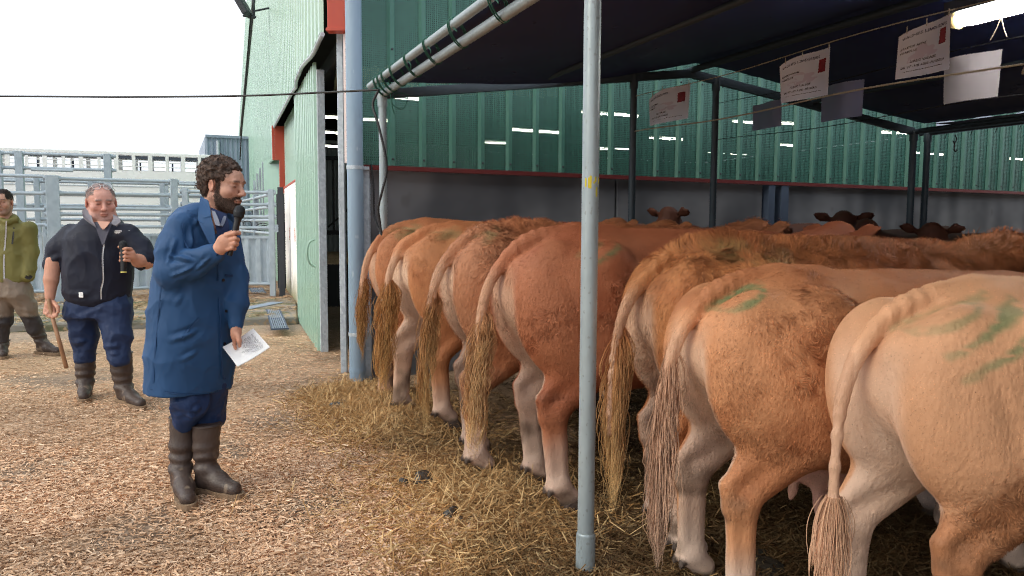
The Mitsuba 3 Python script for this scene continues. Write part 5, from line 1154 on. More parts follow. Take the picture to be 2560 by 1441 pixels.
def boots(key, heel, toe, top, rt, ra, tall_dir=None, worn=False):
    """a rubber boot: from heel to toe on the ground, its shaft up to top"""
    heel, toe, top = A(heel, float), A(toe, float), A(top, float)
    d = unit(toe - heel); L = np.linalg.norm(toe - heel); g = min(heel[2], toe[2])
    lo = np.minimum(np.minimum(heel, toe), top) - 0.14; hi = np.maximum(np.maximum(heel, toe), top) + A([0.14, 0.14, 0.01]); lo[2] = g - 0.01
    S = Sdf(lo, hi, 0.0075)
    hz = heel + d * 0.055; an = hz + d * 0.012 + ZV * 0.13
    S.cone(hz + ZV * 0.062, heel + d * (L * 0.55) + ZV * 0.066, 0.044, 0.047, 0.03)
    S.cone(heel + d * (L * 0.55) + ZV * 0.066, toe - d * 0.046 + ZV * 0.050, 0.047, 0.040, 0.03)
    S.cone(hz + ZV * 0.07, an, 0.045, ra, 0.03); S.cone(an + d * 0.02, heel + d * L * 0.5 + ZV * 0.085, ra * 0.8, 0.035, 0.04)
    mid = an + (top - an) * 0.45
    S.cone(an, mid, ra, (ra + rt) * 0.5, 0.02); S.cone(mid, top - ZV * 0.0, (ra + rt) * 0.5, rt, 0.02)
    S.op(lambda X, Y, Z: Z - top[2] + 0.35 * 0 * X + 0 * Y, lo, hi, 0.0) if False else None
    S.op(lambda X, Y, Z: (top[2] - Z) + 0 * X + 0 * Y, lo, hi, 0.004, cut=True)
    S.op(lambda X, Y, Z: (Z - g - 0.024) + 0 * X + 0 * Y, lo, hi, 0.004, cut=True)
    m = S.mesh(3); v = np.array(m.vertices); n = vnormals(m); z = v[:, 2] - g
    ring = 0.006 * np.sin(z * 95 + 3 * nfbm(v, 8, 2, 2)) * np.exp(-((z - 0.19) / 0.07)**2) + 0.006 * (nfbm(v, 14, 2, 6) - 0.5); m.vertices = v + n * ring[:, None]
    k = part(key, 'boot', m, 'boot_rubber', True)
    sd = A([-d[1], d[0], 0]); out = []
    for t, w in ((0.0, 0.026), (0.04, 0.044), (0.25, 0.038), (0.45, 0.040), (0.68, 0.052), (0.85, 0.047), (0.96, 0.03), (1.0, 0.012)): out.append((t * L - 0.006 + 0.012 * t, w))
    pts = [heel[:2] + d[:2] * a + sd[:2] * w for a, w in out] + [heel[:2] + d[:2] * a - sd[:2] * w for a, w in out[::-1]]
    sole = trimesh.creation.extrude_polygon(Polygon(pts).buffer(0.004), 0.032, engine='earcut'); sole.apply_translation([0, 0, g])
    part(k, 'sole', sole, 'boot_sole', 30)
    band = [top + A([math.cos(a) * (rt + 0.002), math.sin(a) * (rt + 0.002), -0.008]) for a in np.linspace(0, 2 * math.pi, 25)]
    part(k, 'rim', tube(band, 0.005, 6, False), 'boot_rubber', True)
    return k
def folds(m, lines, seed=1, base=0.006, f=7):
    """cloth: broad wrinkles plus folds along given lines (a, b, width, height)"""
    v = np.array(m.vertices); n = vnormals(m)
    d = base * 2 * (nfbm(v * A([1, 1, 0.55]), f, 3, seed) - 0.5)
    rid = 1 - np.abs(2 * nfbm(v * A([1, 1, 0.7]), f * 0.8, 2, seed + 5) - 1); d += base * 2.2 * (rid**5 - 0.25); rid2 = 1 - np.abs(2 * nfbm(v * A([1.3, 1.3, 0.6]), f * 2.1, 2, seed + 15) - 1); d += base * 0.7 * (rid2**5 - 0.25)
    for a, b, w, h in lines:
        a, b = A(a), A(b); ab = b - a; t = np.clip((v - a) @ ab / (ab @ ab), 0, 1); q = np.linalg.norm(v - a - t[:, None] * ab, axis=1)
        wob = 0.6 * w * (nfbm(v, 16, 2, seed + 9) - 0.5); d += h * (np.exp(-((q + wob) / w)**2) - 0.6 * np.exp(-((q + wob - 1.9 * w) / w)**2)) * np.sin(np.pi * np.clip(t * 0.96 + 0.02, 0, 1))**0.5
    m.vertices = v + n * d[:, None]; return m
def add_head(key, O, R, sc, o, extra=None):
    H = head_meshes(O, R, sc, o)
    ms, cs = [H['skin'][0]], [H['skin'][1]]
    for m, c in (extra or []): ms.append(m); cs.append(c)
    part(key, 'body', cat(ms), 'skin', True, color=np.vstack(cs))
    for nme in ('hair', 'beard'):
        if nme in H:
            m, c, nn = H[nme]; part(key, nme, m, 'hair', nn is None, color=c, normals=nn)
SKIN = A([0.50, 0.27, 0.19])
def hand_colour(m): 
    v = np.asarray(m.vertices); return np.clip(SKIN[None] * (0.9 + 0.2 * nfbm(v, 40, 2, 2))[:, None] * A([1.02, 0.95, 0.92]), 0, 1)
def loft_px(S, rows, D, ang, ratio, k=0.02, power=2.2):
    ca, sa = abs(math.cos(ang)), abs(math.sin(ang)); e = 1.12 * math.sqrt((ratio * ca)**2 + sa**2); z, cx, cy, a, b = [], [], [], [], []
    for (py, x0, x1, *dd) in rows:
        p, q = at(x0, py, D), at(x1, py, D); c = (p + q) / 2; hx = (q[0] - p[0]) / 2
        z.append(c[2]); cx.append(c[0]); cy.append(D + (dd[0] if dd else 0)); b.append(hx / e); a.append(ratio * hx / e)
    S.loft(z, cx, cy, a, b, ang, k, power)

def inner_arm(O, R, sc, pts, r):
    m = tube(smooth_path([A(O) + R @ A([-0.05, 0, -0.20]) * sc, A(O) + R @ A([-0.06, 0, -0.29]) * sc] + list(pts), 24), np.linspace(0.05, r, 24), 10); return m, np.repeat(SKIN[None], len(m.vertices), 0)
# ---------------------------------------------------------------- the speaker in the blue coat
D1 = 4.08; P1 = lambda px, py, dd=0.0: at(px, py, D1 + dd)
m1 = thing('person', 'bearded man with curly hair in a long blue work coat, speaking into a microphone', 'person')
RH = rotz(-0.26) @ roty(0.13); sc = 1.06
O1 = P1(527, 463, -0.09) - RH @ A([-0.012, -0.080, 0]) * sc
# right hand closed on the microphone, left hand holding papers
S = Sdf.around([P1(534, 636, -0.29), P1(600, 575, -0.31), P1(565, 600, -0.25)], 0.06, 0.0042)
mic_a, mic_b = P1(574, 640, -0.285), P1(595, 545, -0.262); mu = unit(mic_b - mic_a)
S.cone(P1(536, 633, -0.29), P1(547, 624, -0.30), 0.031, 0.029, 0.01); S.cone(P1(547, 624, -0.30), P1(562, 607, -0.305), 0.029, 0.036, 0.02, sq=(A([0, 1.0, 0]), 0.7)); S.ell(P1(561, 608, -0.305), (0.040, 0.022, 0.042), 0.012)
for (k0, k1, k2, r) in (((566, 590), (586, 583), (597, 583), 0.0105), ((572, 601), (588, 597), (594, 600), 0.0105), ((572, 613), (586, 609), (592, 611), 0.0100), ((568, 624), (581, 620), (586, 622), 0.009)):
    S.chain([P1(*k0, -0.315), P1(*k1, -0.320), P1(*k2, -0.292), P1(k2[0] - 9, k2[1] + 2, -0.262)], [r * 1.12, r * 1.05, r, r * 0.85], 0.006)
S.chain([P1(556, 600, -0.29), P1(566, 588, -0.27), P1(580, 580, -0.258)], [0.015, 0.0125, 0.009], 0.008)
hr_ = S.mesh(2)
S = Sdf.around([P1(588, 806, -0.06), P1(600, 875, -0.10), P1(590, 870, 0.02)], 0.05, 0.0045)
S.cone(P1(590, 806, -0.06), P1(590, 826, -0.07), 0.028, 0.026, 0.01); S.ell(P1(590, 836, -0.075), (0.026, 0.036, 0.042), 0.015)
S.chain([P1(594, 836, -0.10), P1(598, 852, -0.115), P1(599, 866, -0.115)], [0.014, 0.012, 0.009], 0.008)
for i, dx in enumerate((-1, 1, 3, 5)): S.chain([P1(586 + dx, 848, -0.06 + 0.018 * i), P1(587 + dx, 862, -0.055 + 0.02 * i), P1(590 + dx, 872, -0.075 + 0.02 * i)], [0.0105, 0.0098, 0.008], 0.006)
hl_ = S.mesh(2)
add_head(m1, O1, RH, sc, dict(hair=(0.055, 0.036, 0.028), curls=True, stubble=0.62, down=True, hairline=0.090, scalp=0.5, seed=3, skin=(0.50, 0.28, 0.205)), [(hr_, hand_colour(hr_)), (hl_, hand_colour(hl_)), inner_arm(O1, RH, sc, [P1(459, 568, -0.15), P1(430, 680, -0.2), P1(536, 633, -0.29), P1(546, 625, -0.30)], 0.024), inner_arm(O1, RH, sc, [P1(560, 562, 0.10), P1(588, 690, 0.06), P1(590, 790, -0.045), P1(590, 815, -0.062)], 0.022)])
# coat
BLUE = (0.016, 0.062, 0.160)
S = Sdf.around([P1(366, 992), P1(580, 992), P1(390, 700, -0.25), P1(600, 640, 0.1), P1(520, 500, 0.1), P1(480, 900, 0.22), P1(480, 900, -0.24)], (0.09, 0.14, 0.04), 0.0085)
ANG1 = -0.62
loft_px(S, [(974, 368, 577), (935, 368, 580), (900, 370, 584), (800, 376, 591), (700, 388, 595), (640, 396, 594), (590, 408, 588), (550, 430, 578), (525, 452, 567), (508, 487, 553)], D1, ANG1, 0.80)
S.op(lambda X, Y, Z: 0 * X + 0 * Y + (P1(470, 990)[2] - Z), P1(300, 1100, -0.6), A([P1(660, 480)[0], D1 + 0.5, 0.62]), 0.0, cut=False) if False else None
sh, el, wr = P1(459, 568, -0.15), P1(428, 680, -0.20), P1(536, 634, -0.285)
S.chain([sh, (sh + el) / 2 + A([-0.01, 0, 0]), el], [0.070, 0.076, 0.076], 0.045); S.chain([el, (el + wr) / 2 + A([0, 0, -0.008]), wr + (wr - el) * 0.0], [0.076, 0.068, 0.045], 0.025)
S.chain([P1(560, 556, 0.11), P1(590, 690, 0.06), P1(592, 760, -0.02), P1(591, 812, -0.055)], [0.070, 0.058, 0.050, 0.038], 0.03)
S.op(lambda X, Y, Z: ((X - O1[0] - 0.03)**2 + (Y - O1[1])**2)**0.5 - 0.095 + 0 * Z, A([O1[0] - 0.12, O1[1] - 0.12, P1(0, 560)[2]]), A([O1[0] + 0.16, O1[1] + 0.12, 2]), 0.02, cut=True)
m = S.mesh(3)
fl = [(P1(424, 640, -0.26), P1(500, 655, -0.36), 0.014, 0.012), (P1(430, 690, -0.28), P1(520, 655, -0.36), 0.012, 0.010), (P1(470, 690, -0.27), P1(530, 640, -0.34), 0.010, 0.010), (P1(440, 600, -0.24), P1(420, 660, -0.28), 0.012, 0.010),
      (P1(470, 780, -0.22), P1(545, 850, -0.17), 0.016, 0.010), (P1(430, 850, -0.22), P1(540, 810, -0.17), 0.018, 0.012), (P1(480, 560, -0.2), P1(470, 660, -0.2), 0.015, 0.012), (P1(395, 760, -0.1), P1(380, 960, -0.1), 0.02, 0.010), (P1(545, 660, -0.16), P1(560, 900, -0.15), 0.012, 0.006),
      (P1(450, 900, -0.2), P1(560, 850, -0.16), 0.016, 0.008), (P1(590, 720, 0.0), P1(600, 745, 0), 0.012, 0.012), (P1(585, 770, -0.05), P1(602, 775, -0.05), 0.010, 0.010), (P1(480, 700, -0.24), P1(440, 760, -0.22), 0.016, 0.010), (P1(500, 540, -0.15), P1(455, 600, -0.2), 0.014, 0.008)]
m = folds(m, [(a, b, w * 0.7, h * 1.35) for a, b, w, h in fl], 3, 0.0055, 6)
coat = part(m1, 'coat', m, 'coat_cloth', True, color=flat_colour(m, BLUE, 0.10, 5))
from scipy.spatial import cKDTree
KD1, N1 = cKDTree(np.asarray(m.vertices)), vnormals(m); V1 = np.asarray(m.vertices)
def on_coat(px, py, lift=0.003):
    """the coat's surface where it is met from the front at that spot"""
    d = ray(px, py); t = ((V1 - EYE) @ d) / (d @ d); q = np.linalg.norm(V1 - EYE - t[:, None] * d, axis=1)
    ok = np.where(q < 0.012)[0]; i = ok[np.argmin(t[ok])] if len(ok) else np.argmin(q)
    return V1[i] + N1[i] * lift
def strip(pxs, w, mat, name, thick=0.004, lift=0.004, color=None):
    P = smooth_path([on_coat(x, y, lift) for x, y in pxs], 4 * len(pxs)); d = np.gradient(P, axis=0); n_ = A([N1[KD1.query(p)[1]] for p in P]); s_ = np.cross(d, n_); s_ /= np.linalg.norm(s_, axis=1, keepdims=True) + 1e-9
    q = sheet(np.stack([P - s_ * w / 2, P, P + s_ * w / 2], 1), thick)
    part(coat, name, q, mat, True, **({'color': flat_colour(q, color, 0.1)} if color is not None else {}))
strip([(546, 640), (548, 700), (551, 760), (553, 820), (556, 880), (560, 940), (566, 980)], 0.010, 'coat_cloth', 'placket_edge', 0.006, 0.004, (0.012, 0.05, 0.14))
strip([(372, 978), (420, 984), (470, 988), (520, 989), (560, 988)], 0.006, 'coat_cloth', 'hem_seam', 0.003, 0.002, (0.012, 0.05, 0.14))
strip([(402, 720), (392, 800), (384, 880), (378, 960)], 0.006, 'coat_cloth', 'side_seam', 0.003, 0.002, (0.012, 0.05, 0.14))
strip([(455, 850), (478, 820), (498, 800)], 0.010, 'coat_cloth', 'pocket_edge', 0.004, 0.003, (0.012, 0.05, 0.14))
strip([(470, 522), (461, 560), (466, 600), (474, 640)], 0.006, 'coat_cloth', 'armhole_seam', 0.003, 0.002, (0.012, 0.05, 0.14))
strip([(566, 690), (578, 692), (588, 690)], 0.012, 'coat_cloth', 'chest_pocket', 0.004, 0.003, (0.008, 0.03, 0.09))
for bx_, by_ in ((552, 700), (554, 780), (557, 860)):
    q = on_coat(bx_ + 9, by_, 0.002); nq = N1[KD1.query(q)[1]]; part(coat, 'button', tube([q, q + nq * 0.004], 0.008, 12), 'mic_black', 40)
# cuff, lapels, collars
part(coat, 'cuff', tube([wr + unit(el - wr) * q for q in (0.035, 0.022, 0.008, -0.006)], [0.049, 0.043, 0.045, 0.037], 18), 'coat_cloth', True, color=np.repeat(A([(0.02, 0.075, 0.19)]), 18 * 4 + 2, 0))
def patch(ptsL, ptsR, key, name, mat, thick=0.006, n=10, color=None, bulge=0.006):
    a, b = smooth_path(ptsL, n), smooth_path(ptsR, n); P = np.stack([a, (a + b) / 2 + A([0.0, -bulge, 0]), b], 1); q = sheet(P, thick)
    part(key, name, q, mat, True, **({'color': flat_colour(q, color, 0.1)} if color is not None else {}))
patch([P1(502, 492, -0.10), P1(497, 525, -0.19), P1(495, 551, -0.225)], [P1(521, 502, -0.14), P1(527, 540, -0.215), P1(512, 562, -0.235)], coat, 'collar', 'coat_cloth', color=BLUE)
patch([P1(495, 549, -0.222), P1(507, 575, -0.235), P1(535, 628, -0.235)], [P1(527, 541, -0.218), P1(536, 575, -0.240), P1(541, 630, -0.238)], coat, 'lapel', 'coat_cloth', color=BLUE)
patch([P1(577, 552, -0.12), P1(584, 570, -0.12), P1(586, 600, -0.14)], [P1(567, 545, -0.14), P1(571, 575, -0.17), P1(577, 605, -0.175)], coat, 'lapel', 'coat_cloth', color=(0.012, 0.05, 0.14))
patch([P1(527, 520, -0.165), P1(538, 560, -0.226), P1(546, 610, -0.232)], [P1(566, 535, -0.15), P1(572, 570, -0.18), P1(570, 610, -0.20)], m1, 'sweater', 'coat_cloth', color=(0.010, 0.022, 0.075), bulge=0.012)
patch([P1(529, 527, -0.180), P1(534, 545, -0.215), P1(540, 563, -0.236)], [P1(537, 529, -0.190), P1(546, 548, -0.225), P1(551, 566, -0.245)], m1, 'shirt_collar', 'shirt', 0.005)
patch([P1(566, 538, -0.15), P1(563, 552, -0.185), P1(556, 567, -0.225)], [P1(558, 540, -0.16), P1(555, 552, -0.20), P1(549, 562, -0.235)], m1, 'shirt_collar', 'shirt', 0.005)
# trousers into boots
S = Sdf.around([P1(440, 1085, -0.05), P1(555, 1100, 0.08), P1(480, 950, 0.0)], (0.12, 0.16, 0.03), 0.008)
S.cone(P1(480, 960, -0.04), P1(474, 1008, -0.08), 0.104, 0.090, 0.03); S.cone(P1(474, 1008, -0.08), P1(462, 1052, -0.04), 0.088, 0.056, 0.03)
S.cone(P1(530, 960, 0.02), P1(522, 1040, 0.06), 0.088, 0.076, 0.02); S.cone(P1(522, 1040, 0.06), P1(516, 1074, 0.08), 0.076, 0.056, 0.02)
m = folds(S.mesh(3), [(P1(430, 1020, -0.14), P1(500, 1050, -0.15), 0.012, 0.012), (P1(440, 1040, -0.14), P1(510, 1020, -0.15), 0.014, 0.010)], 7, 0.006, 8)
part(m1, 'trousers', m, 'coat_cloth', True, color=flat_colour(m, (0.010, 0.030, 0.095), 0.1))
hb, tb_ = gnd(449, 1222), gnd(473, 1278); boots(m1, hb, tb_, at(460, 1038, hb[1] - 0.03), 0.072, 0.054)
hb, tb_ = gnd(494, 1226), gnd(602, 1250); boots(m1, hb, tb_, at(516, 1058, hb[1] - 0.03), 0.076, 0.054)
k = thing('microphone', 'black microphone held to the bearded man\'s mouth', 'microphone')
part(k, 'handle', tube([mic_a, mic_a + mu * 0.05, mic_b - mu * 0.02, mic_b], [0.0125, 0.013, 0.0155, 0.020], 20), 'mic_black', 40)
g = [(0, 0.021), (0.006, 0.0255), (0.024, 0.0265), (0.028, 0.0275), (0.032, 0.0265), (0.048, 0.024), (0.058, 0.017), (0.063, 0.004)]
part(k, 'grille', tube([mic_b + mu * a for a, r in g], [r for a, r in g], 24), 'mic_grille', True); part(k, 'ring', tube([mic_b + mu * 0.026, mic_b + mu * 0.031], 0.0280, 24), 'mic_black', 40)
k = thing('paper_sheets', 'white sheets of paper with small print in the bearded man\'s left hand', 'paper')
c0, c1, c2_, c3 = P1(633, 821, -0.02), P1(673, 866, -0.10), P1(591, 915, -0.14), P1(556, 868, -0.06)
def pap(u, v, dz=0.0):
    p = (c0 * (1 - u) + c1 * u) * (1 - v) + (c3 * (1 - u) + c2_ * u) * v; return p + unit(np.cross(c1 - c0, c3 - c0)) * (0.012 * math.sin(2.4 * u) + 0.008 * math.sin(3 * v) + dz)
nrm = unit(np.cross(c1 - c0, c3 - c0)); sg = -1 if nrm @ (EYE - c0) < 0 else 1
for i in range(2): part(k, 'sheet', sheet(A([[pap(u + 0.01 * i, v, -sg * 0.003 * i) for v in np.linspace(0, 1, 12)] for u in np.linspace(0, 0.99, 12)]), 0.0006), 'paper', True)
rng = np.random.default_rng(4); ms = []
for i in range(15):
    u = 0.16 + 0.048 * i; v0 = 0.10 + 0.02 * (i % 3); v1 = v0 + rng.uniform(0.3, 0.62) * (1 if i < 11 else 0.7)
    for q in range(5):
        a, b = v0 + (v1 - v0) * q / 5, v0 + (v1 - v0) * (q + rng.uniform(0.5, 0.9)) / 5
        ms.append(sheet(A([[pap(uu, vv, sg * 0.0014) for vv in (a, b)] for uu in (u, u + 0.014)]), 0.0004))
part(k, 'printed_lines', cat(ms), 'ink', kind='stuff')

# ---------------------------------------------------------------- the man in the dark fleece
D2 = 6.08; P2 = lambda px, py, dd=0.0: at(px, py, D2 + dd)
m2_ = thing('person', 'heavy man in a dark fleece and blue jeans holding a stick, standing behind the speaker', 'person')
RH2 = rotz(-0.92) @ roty(0.16) @ rotx(0.03); sc2 = 1.15
O2 = P2(253, 508, -0.08)
S = Sdf.around([P2(134, 655, -0.05), P2(112, 795, -0.15), P2(146, 780, -0.19)], 0.075, 0.006)
S.chain([P2(134, 655, -0.05), P2(128, 700, -0.09), P2(125, 742, -0.12)], [0.060, 0.052, 0.036], 0.02)
S.ell(P2(125, 764, -0.13), (0.042, 0.034, 0.048), 0.02)
for i, (x, y) in enumerate(((112, 782), (119, 788), (127, 789), (134, 786))): S.chain([P2(x + 2, 770, -0.14), P2(x, y, -0.17), P2(x + 6, y + 4, -0.19), P2(x + 10, y - 4, -0.175)], [0.015, 0.0135, 0.012, 0.010], 0.006)
S.chain([P2(134, 756, -0.14), P2(144, 768, -0.18), P2(146, 780, -0.19)], [0.017, 0.014, 0.011], 0.008)
ha = S.mesh(2)
S = Sdf.around([P2(364, 655, -0.10), P2(300, 660, -0.33), P2(298, 615, -0.30)], 0.07, 0.0052)
S.chain([P2(364, 655, -0.10), P2(345, 652, -0.20), P2(334, 644, -0.26)], [0.060, 0.048, 0.032], 0.02); S.ell(P2(327, 636, -0.285), (0.034, 0.028, 0.042), 0.02)
for (x, y, w) in ((322, 622, 0.0125), (320, 632, 0.0125), (319, 642, 0.012), (318, 651, 0.011)): S.chain([P2(x + 5, y + 1, -0.305), P2(x - 6, y, -0.335), P2(x - 17, y + 1, -0.325), P2(x - 18, y + 2, -0.30)], [w * 1.1, w, w * 0.95, w * 0.85], 0.005)
S.chain([P2(322, 624, -0.28), P2(308, 621, -0.30), P2(298, 618, -0.305)], [0.016, 0.013, 0.011], 0.008)
hb_ = S.mesh(2)
add_head(m2_, O2, RH2, sc2, dict(hair=(0.20, 0.17, 0.17), wide=1.14, jowl=1, neck=1.25, stubble=0.22, hairline=0.108, scalp=0.55, lhair=0.010, nhair=3500, down=True, seed=5, skin=(0.55, 0.29, 0.23)), [(ha, hand_colour(ha)), (hb_, hand_colour(hb_)), inner_arm(O2, RH2, sc2, [P2(190, 590, 0.02), P2(152, 625, 0.0), P2(134, 655, -0.05), P2(131, 680, -0.07)], 0.045), inner_arm(O2, RH2, sc2, [P2(310, 590, -0.03), P2(348, 620, -0.06), P2(362, 652, -0.10), P2(350, 653, -0.18)], 0.042)])
NAVY = (0.010, 0.013, 0.028); ANG2 = -1.30
S = Sdf.around([P2(134, 662, 0), P2(365, 650, -0.1), P2(250, 765, -0.22), P2(250, 540, 0.24)], (0.12, 0.1, 0.04), 0.010)
loft_px(S, [(762, 180, 318), (745, 164, 330), (720, 158, 333), (680, 156, 334), (640, 158, 334), (600, 164, 332), (580, 176, 326), (564, 192, 314), (550, 210, 300), (538, 226, 288)], D2, ANG2, 0.78)
S.chain([P2(184, 588, 0.02), P2(152, 625, 0.0), P2(133, 662, -0.03)], [0.088, 0.085, 0.076], 0.05)
S.chain([P2(318, 588, -0.03), P2(348, 620, -0.06), P2(363, 647, -0.08)], [0.085, 0.080, 0.075], 0.05); S.chain([P2(363, 645, -0.08), P2(353, 652, -0.14)], [0.080, 0.066], 0.03)
m = folds(S.mesh(3), [(P2(150, 640, -0.1), P2(128, 655, -0.1), 0.02, 0.012), (P2(350, 640, -0.16), P2(372, 650, -0.16), 0.02, 0.012), (P2(180, 600, -0.2), P2(215, 690, -0.25), 0.03, 0.010), (P2(330, 610, -0.2), P2(300, 660, -0.25), 0.03, 0.010), (P2(170, 735, -0.2), P2(320, 742, -0.25), 0.018, 0.010)], 11, 0.006, 5)
fle = part(m2_, 'fleece', m, 'coat_cloth', True, color=flat_colour(m, NAVY, 0.15, 8))
V1, N1 = np.asarray(m.vertices), vnormals(m); KD1 = cKDTree(V1); coat = fle
strip([(256, 612), (258, 640), (257, 670), (254, 700), (251, 730), (250, 750)], 0.011, 'zip', 'zip', 0.004, 0.003)
patch([P2(222, 520, -0.10), P2(206, 528, -0.14), P2(209, 545, -0.21)], [P2(226, 530, -0.14), P2(232, 552, -0.21), P2(240, 568, -0.25)], fle, 'collar', 'grey_collar', 0.012)
patch([P2(283, 538, -0.14), P2(298, 546, -0.19), P2(302, 556, -0.22)], [P2(285, 548, -0.19), P2(280, 560, -0.24), P2(292, 566, -0.25)], fle, 'collar', 'grey_collar', 0.012)
patch([P2(236, 556, -0.21), P2(244, 580, -0.245), P2(256, 612, -0.275)], [P2(284, 556, -0.21), P2(272, 580, -0.25), P2(260, 612, -0.275)], m2_, 'shirt', 'coat_cloth', 0.008, 10, (0.05, 0.05, 0.075), 0.004)
patch([P2(243, 553, -0.235), P2(252, 568, -0.26), P2(258, 574, -0.268)], [P2(276, 555, -0.235), P2(266, 568, -0.26), P2(259, 574, -0.268)], m2_, 'neckline', 'skin', 0.006, 8, (0.50, 0.27, 0.20), 0.006)
lg = cat([box((0, 0, 0), (0.075, 0.004, 0.012)), box((0.0, 0, 0.014), (0.05, 0.004, 0.026)), tm([[0.085, 0, 0], [0.12, 0, 0], [0.102, 0, 0.028], [0.085, 0.004, 0], [0.12, 0.004, 0], [0.102, 0.004, 0.028]], [[0, 1, 2], [3, 5, 4], [0, 3, 4], [0, 4, 1], [1, 4, 5], [1, 5, 2], [2, 5, 3], [2, 3, 0]])])
q = on_coat(300, 580, 0.006); part(fle, 'chest_emblem', moved(lg, rotz(0.25), q - A([0.045, 0.004, 0.01])), 'white_mark', label='small white chest emblem')
q = on_coat(202, 740, 0.006); part(fle, 'hem_label', moved(cat([box((-0.018, 0, -0.02), (0.018, 0.004, 0.02)), box((-0.01, -0.002, -0.012), (-0.005, 0.0, 0.012)), box((0.004, -0.002, -0.012), (0.009, 0.0, 0.012))]), rotz(-0.2), q), 'white_mark')
S = Sdf.around([P2(168, 722, 0.22), P2(330, 722, -0.25), P2(300, 905, -0.12), P2(212, 905, 0.0)], (0.10, 0.1, 0.0), 0.010)
loft_px(S, [(722, 172, 325), (760, 168, 328), (790, 170, 328)], D2, ANG2, 0.72)
S.chain([P2(207, 780, -0.01), P2(210, 840, 0.0), P2(213, 902, 0.02)], [0.118, 0.096, 0.070], 0.05); S.chain([P2(285, 780, -0.04), P2(293, 840, -0.08), P2(300, 902, -0.12)], [0.122, 0.098, 0.076], 0.05)
m = folds(S.mesh(3), [(P2(180, 860, -0.1), P2(240, 850, -0.12), 0.02, 0.016), (P2(185, 880, -0.1), P2(235, 890, -0.1), 0.016, 0.016), (P2(265, 870, -0.2), P2(330, 860, -0.2), 0.02, 0.016), (P2(270, 885, -0.2), P2(325, 880, -0.2), 0.015, 0.014), (P2(250, 770, -0.15), P2(190, 800, -0.15), 0.02, 0.014), (P2(255, 770, -0.18), P2(320, 800, -0.18), 0.02, 0.014)], 5, 0.007, 8)
jc = flat_colour(m, (0.014, 0.030, 0.085), 0.25, 6); vv = np.asarray(m.vertices); part(m2_, 'jeans', m, 'coat_cloth', True, color=jc)
hb, tb_ = gnd(216, 990), gnd(209, 1012); tb_ = hb + unit(tb_ - hb) * 0.30; boots(m2_, hb, tb_, at(213, 884, hb[1] - 0.05), 0.082, 0.064)
hb, tb_ = gnd(302, 1004), gnd(358, 1026); boots(m2_, hb, tb_, at(300, 880, hb[1] - 0.06), 0.090, 0.066)
k = thing('walking_stick', 'brown wooden stick in the right hand of the man in the dark fleece', 'stick')
put(k, tube(smooth_path([P2(121, 748, -0.16), P2(130, 790, -0.18), P2(147, 850, -0.22), at(166, 920, D2 - 0.15)], 24), np.interp(np.linspace(0, 1, 24), [0, 1], [0.013, 0.016]), 10), 'wood_stick', True)
k = thing('microphone', 'black microphone with yellow end ring, held by the man in the dark fleece', 'microphone')
ma, mb = P2(309, 682, -0.33), P2(308, 622, -0.315); mu = unit(mb - ma)
part(k, 'handle', tube([ma, ma + mu * 0.02, mb], [0.019, 0.020, 0.024], 20), 'mic_black', 40); part(k, 'end_ring', tube([ma + mu * -0.002, ma + mu * 0.008], 0.0215, 20), 'brass', 40)
part(k, 'grille', tube([mb + mu * a for a in (0, 0.008, 0.03, 0.045, 0.055, 0.06)], [0.026, 0.030, 0.030, 0.027, 0.019, 0.004], 20), 'mic_grille', True)
k = thing('eyeglasses', 'reading glasses pushed up on the grey hair of the man in the dark fleece', 'glasses')
W2 = lambda x, y, z: O2 + RH2 @ A([x, y, z]) * sc2
for s in (-1, 1):
    ring = [W2(0.072 - 0.012 * math.sin(a) - 0.02, s * 0.034 + 0.026 * math.cos(a), 0.118 + 0.018 * math.sin(a)) for a in np.linspace(0, 6.283, 25)]
    part(k, 'rim', tube(ring, 0.0022, 6, False), 'spectacles', True)
    c = W2(0.052, s * 0.034, 0.118); part(k, 'lens', tm(np.vstack([A(ring[:-1]), c]), [[i, (i + 1) % 24, 24] for i in range(24)]), 'lens')
    part(k, 'arm', tube([W2(0.052, s * 0.060, 0.118), W2(0.0, s * 0.088, 0.085), W2(-0.06, s * 0.085, 0.06)], 0.002, 5), 'spectacles', True)
part(k, 'bridge', tube([W2(0.05, -0.009, 0.12), W2(0.053, 0, 0.123), W2(0.05, 0.009, 0.12)], 0.002, 5), 'spectacles', True)

# ---------------------------------------------------------------- the man in the olive jacket
D3 = 8.1; P3 = lambda px, py, dd=0.0: at(px, py, D3 + dd)
m3 = thing('person', 'dark haired man in olive jacket and khaki trousers at the left edge', 'person')
RH3 = rotz(-1.35) @ roty(0.05); O3 = P3(8, 507, -0.06)
add_head(m3, O3, RH3, 1.06, dict(hair=(0.030, 0.022, 0.02), stubble=0.42, hairline=0.083, scalp=0.95, lhair=0.014, nhair=4000, seed=9, skin=(0.46, 0.26, 0.19)))
OL = (0.150, 0.138, 0.042); ANG3 = -1.4
S = Sdf.around([P3(-32, 705), P3(80, 690), P3(20, 530, 0.25), P3(20, 600, -0.25)], (0.12, 0.1, 0.05), 0.012)
loft_px(S, [(705, -22, 74), (690, -24, 76), (640, -22, 74), (600, -20, 74), (575, -24, 76), (560, -12, 62), (548, 0, 46), (540, 8, 34)], D3, ANG3, 0.66)
S.chain([P3(72, 572, 0.0), P3(80, 630, 0.02), P3(72, 690, -0.03)], [0.072, 0.064, 0.054], 0.04); S.chain([P3(-20, 572, 0.0), P3(-32, 630, 0.02), P3(-26, 690, -0.03)], [0.085, 0.072, 0.058], 0.04)
